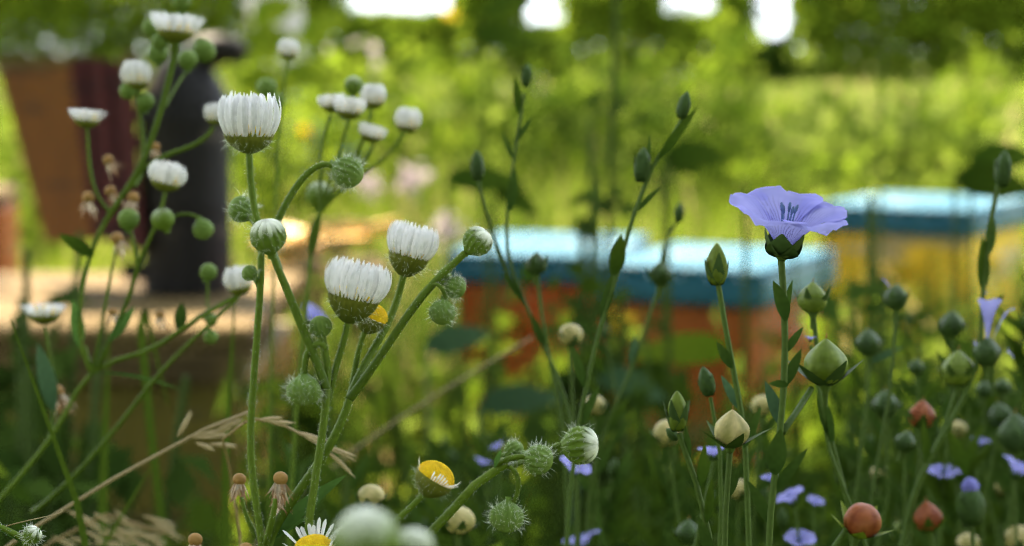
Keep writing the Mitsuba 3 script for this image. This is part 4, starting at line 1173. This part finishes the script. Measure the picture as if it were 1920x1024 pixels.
def tree(label, x, y, h, rad, leafs, size, pal, trunk_r=.09, group=None, low=.25, bark='bark', clumps=18, name='tree', cat='tree'):
    t_ = thing(name, label, cat, group)
    c = np.array([x, y, h * (1 + low) / 2])
    m = M()
    p, _ = tube(m, [np.array([x, y, -.05]), np.array([x + .03 * h, y, h * .35]), c + [0, 0, h * .15]], trunk_r, trunk_r * .35, bark, sides=10, n=14)
    for k in range(6):
        a = rng.uniform(0, 2 * np.pi); q = p[5 + k]
        e = c + np.array([rad * .7 * math.cos(a), rad * .7 * math.sin(a), h * (1 - low) * rng.uniform(-.15, .35)])
        tube(m, [q, (q + e) / 2 + [0, 0, .05 * h], e], trunk_r * .4, trunk_r * .12, bark, sides=6, n=8)
    put(t_ + '__trunk', m, 'plant_body')
    m = cards(M(), clumped(leafs, c, (rad, rad, h * (1 - low) / 2), clumps), size, pal)
    put(t_ + '__crown', m, 'plant_thin')
    return t_


# tree added outside the frame, up and to the left, to shade the flowers
tree('unseen leafy tree added left of the hives so its crown shades the flowers', -2.0, 2.4, 6.0, 2.1, 26000, .13, 'leaf_mid', .16, low=.50, clumps=60)
for x, y, hh, rr, words in ((-8.0, -2.6, 9, 2.8, 'unseen tall leafy tree added far left behind the viewer'), (-3.6, -4.6, 10, 3.0, 'unseen tall leafy tree added left behind the viewer'), (.6, -4.4, 10, 3.0, 'unseen tall leafy tree added right behind the viewer'), (4.8, -4.4, 10, 3.0, 'tall leafy tree at the viewer\'s right hand'), (8.6, -2.4, 9, 2.8, 'unseen tall leafy tree added far right behind the viewer')):
    tree(words, x, y, hh, rr, 9000, .28, 'leaf_mid', .16, low=.04, clumps=60)  # unseen trees added behind the camera to block low sky light from there

MARKS = [(120, 300, 'bellows'), (350, 300, 'smoker can'), (467, 235, 'highest sharp white head'), (652, 323, 'nodding sharp bud'), (640, 200, 'bunch of white heads'), (745, 10, 'wide sky gap'), (1020, 15, 'second sky gap'), (1290, 12, 'third sky gap'),
         (1440, 35, 'bright sky hole'), (1108, 150, 'tall dark weed'), (1282, 200, 'pointed bud with the long leaf'), (895, 312, 'drooping flax bud'), (1478, 400, 'open lilac flower'), (1000, 460, 'left blue lid'), (1330, 510, 'right orange hive lid'),
         (1760, 400, 'yellow hive lid'), (1880, 320, 'right edge bud'), (1850, 600, 'torn lilac petals'), (1548, 684, 'plump green pod'), (1371, 808, 'straw coloured pod'), (1617, 976, 'glossy red brown pod'), (1728, 780, 'upper salmon red pod'),
         (1740, 972, 'lower salmon red pod'), (1820, 950, 'blue tipped bud'), (1770, 888, 'deep violet bloom'), (1088, 835, 'largest bud of the cluster'), (823, 893, 'yellow disc'), (1070, 628, 'round cream pod'), (778, 470, 'leaning white head'), (600, 440, 'comb frames'),
         (250, 560, 'board top'), (250, 760, 'ochre box front'), (829, 586, 'hanging small buds'), (1645, 300, 'thin weed stalk'), (1800, 200, 'pale lawn'), (1450, 895, 'tiny lilac bloom'), (1500, 1012, 'bloom at the bottom edge'), (1240, 515, 'dark pod before the lids'),
         (200, 990, 'straw panicle'), (697, 932, 'cream pod near the spent heads')]
SAID = {}


def placed(what, px, py):
    """A label by the nearest landmark of the photograph; repeats beside one landmark are counted outwards in turn."""
    mx, my, name = min(MARKS, key=lambda q: math.hypot(q[0] - px, q[1] - py))
    dx, dy = px - mx, py - my
    side = ('right of' if dx > 0 else 'left of') if abs(dx) > abs(dy) else ('below' if dy > 0 else 'above')
    r = math.hypot(dx, dy)
    words = f"{'just ' if r < 55 else 'well ' if r > 130 else ''}{side} the {name}"
    k = SAID[what, words] = SAID.get((what, words), 0) + 1
    order = ('', 'second ', 'third ', 'fourth ', 'fifth ', 'sixth ', 'seventh ', 'eighth ', 'ninth ', 'tenth ', 'eleventh ', 'twelfth ')[min(k - 1, 11)]
    return f'{order}{what} {words}'


# far trees and hedge along the meadow's edge; sky shows between them
for k, (px, hh, r_, pal, words) in enumerate(((20, 6.5, 2.1, 'leaf_mid', 'leafy tree at the far left of the meadow edge'), (190, 7.5, 2.6, 'leaf_bright', 'pale leafy tree behind the smoker'), (390, 7.0, 2.3, 'leaf_mid', 'leafy tree behind the smoker spout'),
                                              (560, 6.0, 1.5, 'leaf_bright', 'pale tree left of the wide sky gap'), (905, 5.5, 1.1, 'leaf_mid', 'narrow tree right of the wide sky gap'), (1125, 6.0, 1.25, 'leaf_bright', 'pale tree behind the dark weed'),
                                              (1190, 6.5, 1.1, 'leaf_mid', 'tree right of the dark weed top'), (1375, 5.0, .55, 'leaf_mid', 'slim young tree left of the bright sky hole'), (1560, 7.0, 1.5, 'leaf_bright', 'dark tree right of the bright sky hole'),
                                              (1690, 7.5, 1.8, 'leaf_bright', 'dark tree at the upper right'), (1840, 6.5, 1.7, 'leaf_bright', 'pale tree in the upper right corner'))):
    q = at(px, 100, 42.0 + 3 * (k % 3))
    tree(words, q[0], q[1], hh, r_, 2600, .30, pal, .12, low=.08, clumps=26)
for px0, px1, hh, words in ((1400, 1485, .95, 'low dark hedge under the bright sky hole'), (1480, 1760, 2.3, 'dark hedge at the far end of the pale lawn, right'), (1755, 2000, 2.2, 'green hedge in the upper right corner'), (-40, 645, 2.3, 'tall green hedge behind the smoker'),
                            (640, 860, 1.46, 'green hedge under the wide sky gap'), (850, 985, 2.3, 'tall green hedge piece right of the wide sky gap'), (980, 1065, 1.22, 'green hedge under the second sky gap'), (1058, 1243, 2.2, 'tall green hedge piece behind the dark weed'), (1240, 1348, 1.42, 'green hedge under the third sky gap'), (1343, 1407, 2.1, 'narrow hedge piece left of the bright sky hole')):
    hd = thing('hedge', words, 'hedge')
    a, b = at(px0, 100, 38.0), at(px1, 100, 38.0)
    n = int(300 + (9 if px0 < 0 else 12 if px0 > 1450 else 9) * (px1 - px0))
    c = np.stack([rng.uniform(a[0], b[0], n), a[1] + rng.normal(0, .25, n), hh * rng.uniform(0.02, 1, n) ** .7 * (.8 + .3 * meshkit.fbm(np.stack([np.linspace(0, 9, n)] * 3, 1), 2))], 1)
    put(hd + '__foliage', cards(M(), c, .24, 'leaf_mid' if 1390 < px0 < 1480 else 'leaf_bright'), 'plant_thin')
    m = M()
    for k in range(6):
        x = a[0] + (b[0] - a[0]) * (k + .5) / 6
        tube(m, [np.array([x, a[1], -.02]), np.array([x + .1, a[1], hh * .4]), np.array([x + .05, a[1] + .1, hh * .8])], .04, .015, 'bark', sides=6)
    put(hd + '__stems', m, 'plant_body', kind='stuff')

# pale trunk behind the smoker spout
pt = thing('tree', 'pale grey tree trunk behind the smoker spout', 'tree')
m = M(); q = at(515, 100, 9.5); tube(m, [np.array([q[0] + .05, q[1], -.05]), np.array([q[0] + .02, q[1], .7]), np.array([q[0] - .10, q[1], 1.6]), np.array([q[0] - .2, q[1] + .2, 4.6])], .13, .07, 'pale_bark', sides=16, n=24); put(pt + '__trunk', m, 'plant_body')
put(pt + '__crown', cards(M(), clumped(2500, [q[0] - .2, q[1] + .2, 4.6], (1.3, 1.3, 1.2)), .12, 'leaf_bright'), 'plant_thin')


def weed(label, px, d, h, spread, leafs, size, pal, group=None, stems=5, pals=None, blossoms=0, bpal='petal_white', lowest=.15):
    """A bushy weed: a few stems with leaves spread along them."""
    w = thing('weed', label, 'plant', group)
    q = at(px, 512, d); x, y = q[0], q[1]
    m, lf, bl = M(), M(), M()
    per = max(1, leafs // stems)
    for k in range(stems):
        a = rng.uniform(0, 2 * np.pi); r = spread * rng.uniform(.1, 1)
        hk = h * rng.uniform(.72, 1.05)
        pts = [np.array([x, y, -.01]), np.array([x + .35 * r * math.cos(a), y + .35 * r * math.sin(a), hk * .5]), np.array([x + r * math.cos(a), y + r * math.sin(a), hk])]
        p, _ = tube(m, pts, .0035, .0015, 'leaf_mid' if pal != 'leaf_dark' else 'leaf_dark', sides=6, n=14)
        t = rng.uniform(lowest, 1, per) * 12.99
        c = p[t.astype(int)] + rng.normal(0, 1, (per, 3)) * size * np.array([.6, .6, .3])
        cards(lf, c, size, (pals or [pal])[k % len(pals or [pal])])
        if blossoms:
            cards(bl, p[-1] + rng.normal(0, size * .6, (blossoms, 3)), size * .55, bpal, ratio=.9)
    put(w + '__stems', m, 'plant_body', kind='stuff')
    put(w + '__leaves', lf, 'plant_thin', kind='stuff')
    if blossoms:
        put(w + '__blossoms', bl, 'plant_thin', kind='stuff')
    return w


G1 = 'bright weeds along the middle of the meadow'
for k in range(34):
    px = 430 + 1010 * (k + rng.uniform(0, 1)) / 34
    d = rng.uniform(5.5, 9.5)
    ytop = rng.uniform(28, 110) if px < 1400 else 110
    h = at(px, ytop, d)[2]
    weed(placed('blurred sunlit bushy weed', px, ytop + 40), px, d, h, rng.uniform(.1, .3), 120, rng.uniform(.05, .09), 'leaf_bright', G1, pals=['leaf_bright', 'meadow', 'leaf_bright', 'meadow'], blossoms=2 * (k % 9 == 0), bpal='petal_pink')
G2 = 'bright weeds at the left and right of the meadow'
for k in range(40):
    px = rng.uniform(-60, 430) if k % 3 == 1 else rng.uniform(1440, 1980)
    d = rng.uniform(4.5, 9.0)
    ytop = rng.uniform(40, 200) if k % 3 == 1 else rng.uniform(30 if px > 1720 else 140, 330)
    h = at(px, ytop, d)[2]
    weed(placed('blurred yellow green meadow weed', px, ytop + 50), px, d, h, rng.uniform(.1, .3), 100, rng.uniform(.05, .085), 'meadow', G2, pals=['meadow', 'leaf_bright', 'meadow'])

# single plants that stand out
weed('tall dark weed with small leaf clusters rising to the top edge near the centre', 1108, 1.05, .69, .022, 260, .014, 'leaf_dark', stems=4, lowest=.55)
weed('dark leafy weed cluster beside the tall dark weed', 1135, 1.1, .605, .035, 170, .016, 'leaf_dark', stems=5, lowest=.6)
weed('thin brownish green weed stalk before the pale lawn at right', 1645, 1.7, .66, .012, 26, .014, 'meadow', stems=2, lowest=.3)
weed('second thin weed stalk leaning before the pale lawn, right', 1500, 2.0, .66, .05, 16, .014, 'meadow', stems=2, lowest=.3)
weed('thin weed stalk crossing the bright sky hole', 1408, 1.2, .70, .01, 14, .012, 'leaf_mid', stems=1, lowest=.3)


def broad(label, px, py, d, rows, pal='leaf_mid'):
    """A plant of broad leaves: rows of (pixel, pixel, right, up, length, width) measured in metres."""
    w = thing('broad_leaf_plant', label, 'plant')
    root = at(px, py, d); root = np.array([root[0], root[1], -.01])
    for (lx, ly, r, u, L_, W_, pl, dd) in rows:
        b = at(lx, ly, dd)
        m = M(); tube(m, [root, root * .4 + b * .6 + [0, 0, .02], b], .002, .001, pl, sides=6, n=10); k = put(w + '__stalk', m, 'plant_body')
        m = M(); leaf(m, b, dirn(r, u, .25), L_, W_, pl, up=UP * .45 - FWD * .75, droop=.25, fold=.12, n=12, wave=.05, shape=.75); put(w + '__leaf', m, 'plant_thin')


broad('plant of broad dark leaves to the right of the tall soft flax', 1300, 600, 1.0, ((1250, 285, 1, -.02, .032, .014, 'leaf_mid', 1.0), (1245, 300, .9, -.2, .02, .01, 'leaf_mid', 1.02)))
broad('plant with a large light green horizontal leaf before the orange hive', 1330, 720, 1.05, ((1370, 655, -1, .06, .050, .018, 'leaf_bright', 1.05), (1180, 690, .7, -.25, .04, .016, 'leaf_mid', 1.1), (1290, 760, -.8, .3, .04, .015, 'leaf_mid', 1.1)))
broad('plant with a dark broad leaf near the top edge, right of the wide sky gap', 960, 500, 1.6, ((890, 60, 1, -.1, .055, .024, 'leaf_mid', 1.6), (905, 25, .8, .3, .045, .022, 'leaf_mid', 1.62)))
broad('plant with a broad dark leaf by the right edge', 1850, 600, 1.1, ((1790, 335, 1, -.05, .042, .022, 'leaf_mid', 1.1), (1820, 300, .9, .15, .035, .018, 'leaf_mid', 1.13)))
broad('plant with broad leaves left of the two tall soft flax stalks', 850, 700, 1.2, ((840, 335, 1, .02, .045, .018, 'leaf_mid', 1.2), (930, 350, .7, -.4, .03, .014, 'leaf_mid', 1.2)))
broad('climbing plant with yellow green sunlit leaves behind the smoker spout', 500, 500, 3.4, ((450, 95, .9, .25, .10, .075, 'leaf_bright', 3.4), (445, 150, .9, -.05, .10, .06, 'leaf_bright', 3.4), (530, 135, .9, -.1, .10, .055, 'leaf_bright', 3.45), (470, 40, .8, .4, .09, .06, 'leaf_bright', 3.5), (560, 75, .7, .4, .09, .06, 'leaf_bright', 3.5)))
broad('plant of pale blue green leaves in the middle thicket', 830, 760, .95, ((800, 650, .9, .3, .03, .014, 'leaf_blue', .95), (1120, 700, .8, -.2, .035, .014, 'leaf_blue', 1.0), (900, 760, .9, .2, .04, .016, 'leaf_blue', 1.0)))

# low growth between the flowers and the hives
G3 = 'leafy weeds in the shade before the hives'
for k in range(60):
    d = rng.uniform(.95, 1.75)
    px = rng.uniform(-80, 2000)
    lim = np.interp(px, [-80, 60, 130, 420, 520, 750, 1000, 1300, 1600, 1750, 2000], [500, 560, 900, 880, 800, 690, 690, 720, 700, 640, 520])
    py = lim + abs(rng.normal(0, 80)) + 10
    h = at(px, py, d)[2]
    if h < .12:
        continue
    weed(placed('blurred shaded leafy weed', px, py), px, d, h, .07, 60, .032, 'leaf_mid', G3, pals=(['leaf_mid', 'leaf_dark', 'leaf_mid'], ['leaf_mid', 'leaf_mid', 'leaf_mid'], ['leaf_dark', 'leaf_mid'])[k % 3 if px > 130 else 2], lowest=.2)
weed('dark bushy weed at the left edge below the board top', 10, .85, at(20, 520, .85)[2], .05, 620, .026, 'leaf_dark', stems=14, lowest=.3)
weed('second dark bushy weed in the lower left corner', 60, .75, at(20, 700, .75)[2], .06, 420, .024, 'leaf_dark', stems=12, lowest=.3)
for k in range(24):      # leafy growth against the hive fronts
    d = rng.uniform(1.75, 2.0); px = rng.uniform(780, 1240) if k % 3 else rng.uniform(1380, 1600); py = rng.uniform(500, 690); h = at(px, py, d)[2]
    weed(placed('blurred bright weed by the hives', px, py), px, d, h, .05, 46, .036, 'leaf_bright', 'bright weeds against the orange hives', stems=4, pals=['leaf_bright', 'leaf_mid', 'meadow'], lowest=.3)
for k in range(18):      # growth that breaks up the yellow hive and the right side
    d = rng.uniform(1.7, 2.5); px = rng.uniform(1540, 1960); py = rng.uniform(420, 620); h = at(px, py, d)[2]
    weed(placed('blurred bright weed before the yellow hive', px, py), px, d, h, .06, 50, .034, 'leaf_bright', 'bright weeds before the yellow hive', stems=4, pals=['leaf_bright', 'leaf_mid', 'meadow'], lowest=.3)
for k in range(4):
    px = 560 + 40 * k
    weed(placed('blurred leafy weed before the comb frames', px, 450), px, 2.9, at(px, 455 + 15 * (k % 2), 2.9)[2], .03, 30, .026, 'meadow', 'weeds before the comb frames', stems=3, lowest=.4)
for k in range(4):
    px, py = 490 + 36 * k, 590 + 30 * (k % 2)
    weed(placed('blurred leafy weed beside the box', px, py), px, 1.65, at(px, py, 1.65)[2], .03, 60, .032, 'leaf_mid', 'weeds beside the ochre box', stems=4, pals=['leaf_mid', 'leaf_bright'], lowest=.25)
n = 26000     # leafy ground cover under and between the flax
y = .5 * 4.0 ** rng.uniform(0, 1, n)
x = rng.uniform(-1, 1, n) * (.28 * y + .08)
px = 960 + x / y * FOCAL
lim = np.interp(px, [-200, 60, 140, 420, 520, 800, 1000, 1300, 1600, 1750, 2100], [640, 700, 960, 960, 900, 880, 850, 850, 820, 740, 680])
ztop = EYE[2] - (lim - 102) / FOCAL * y - .02
z = ztop * rng.uniform(.25, 1, n) ** .6 * (.78 + .26 * meshkit.fbm(np.stack([x * 9, y * 9, 0 * x], 1), 2, 3))
lm = M()
for pal, w_ in (('leaf_mid', .55), ('leaf_flax', .35), ('leaf_bright', .10)):
    s_ = rng.uniform(0, 1, n) < w_
    cards(lm, np.stack([x, y, z], 1)[s_], .020, pal, ratio=.32)
key = put('ground_cover', lm, 'plant_thin')
labels[key] = {'label': 'dense leafy ground cover under and between the flax stalks', 'category': 'ground cover', 'kind': 'stuff'}
for k in range(26):      # slim leafy stems rising in front of the hives
    px = (rng.uniform(830, 1260), rng.uniform(1560, 1950))[k % 2]; d = rng.uniform(.75, 1.45); py = rng.uniform(300, 560) if k % 2 == 0 else rng.uniform(420, 640)
    weed(placed('soft slim leafy stem', px, py), px, d, at(px, py, d)[2], .012, 26, .017, 'leaf_mid', 'slim leafy stems before the hives', stems=1, pals=[('leaf_mid', 'leaf_bright', 'leaf_flax')[k % 3]], lowest=.45)
# soft flax stalks filling the thicket
G4 = 'soft flax stalks filling the thicket on the right'
for k in range(130):
    d = rng.uniform(.50, .92)
    px = rng.uniform(480, 1960) if k % 3 else rng.uniform(1250, 1960)
    py = np.interp(px, [480, 800, 900, 1250, 1500, 1960], [860, 850, 810, 850, 830, 690]) + abs(rng.normal(0, 110)) - (240 if k % 8 == 0 and (850 < px < 1220 or px > 1620) else 0)
    w = flax(placed('soft leafy flax stalk', px, py), G4)
    pts = path((px, py), (px + rng.normal(0, 8), py + 70), (px + rng.normal(0, 25), py + 200), d=d)
    flax_stem(w, pts, 4, 6, n=24)
    m = M()
    for q in range(22):
        f_ = rng.uniform(0, 1) ** .8
        leaf(m, at(px + rng.normal(0, 5), py + f_ * 420, d), dirn(rng.choice([-1, 1]) * rng.uniform(.25, 1), 1, rng.uniform(-.5, .5)), rng.uniform(.009, .015), .0022, ('leaf_flax', 'leaf_mid', 'leaf_mid')[q % 3], up=-FWD + .4 * UP, n=5)
    put(w + '__leaves', m, 'plant_thin', kind='stuff')
    if k % 2 == 0:
        flax_bud(w, at(px, py - 6, d), dirn(rng.normal(0, .2), 1), 1.5 * MM, 4.6 * MM, sharp=False)
p = scatter(9000, .75, 2.6, margin=.25)
p = p[(np.abs(p[:, 0]) < 1.2)]
key = put('undergrowth', blades(len(p), p, rng.uniform(.08, .24, len(p)), rng.uniform(.004, .009, len(p)), lambda p: (['leaf_mid', 'leaf_dark', 'leaf_bright', 'dry_blade'], rng.choice(4, len(p), p=[.5, .3, .14, .06]), rng.uniform(.1, .9, len(p))), .5), 'plant_thin')
labels[key] = {'label': 'dark shaded grass round the feet of the hives', 'category': 'grass', 'kind': 'stuff'}
# pale clover heads in the meadow behind
G5 = None
for px, py, d, w, pal, words in ((775, 335, 2.7, 62, 'petal_pink', 'pale pink blossom below the bunch of white heads'), (690, 350, 2.9, 44, 'petal_pink', 'small pale blossom beside the nodding bud'), (838, 425, 2.5, 60, 'petal_pink', 'pale blossom behind the round bud'),
                                 (845, 25, 4.0, 26, 'petal_yellow', 'yellow blossom at the top edge by the wide sky gap'),
                                 (572, 246, 3.5, 22, 'petal_yellow', 'orange blossom left of the bunch of white heads'), (1165, 600, 1.4, 50, 'petal_yellow', 'yellow blossom before the orange hive')):
    b = thing('wild_flower', 'blurred ' + words, 'flower')
    q = at(px, py, d); R = w / 2 / FOCAL * d
    m = M(); tube(m, [np.array([q[0], q[1] + .03, -.01]), q * .5 + np.array([q[0], q[1], 0]) * .5, q], .002, .0015, 'leaf_mid', sides=6); put(b + '__stem', m, 'plant_body')
    put(b + '__bloom', cards(M(), q + rng.normal(0, R * .45, (60, 3)), R * .7, pal), 'plant_thin')
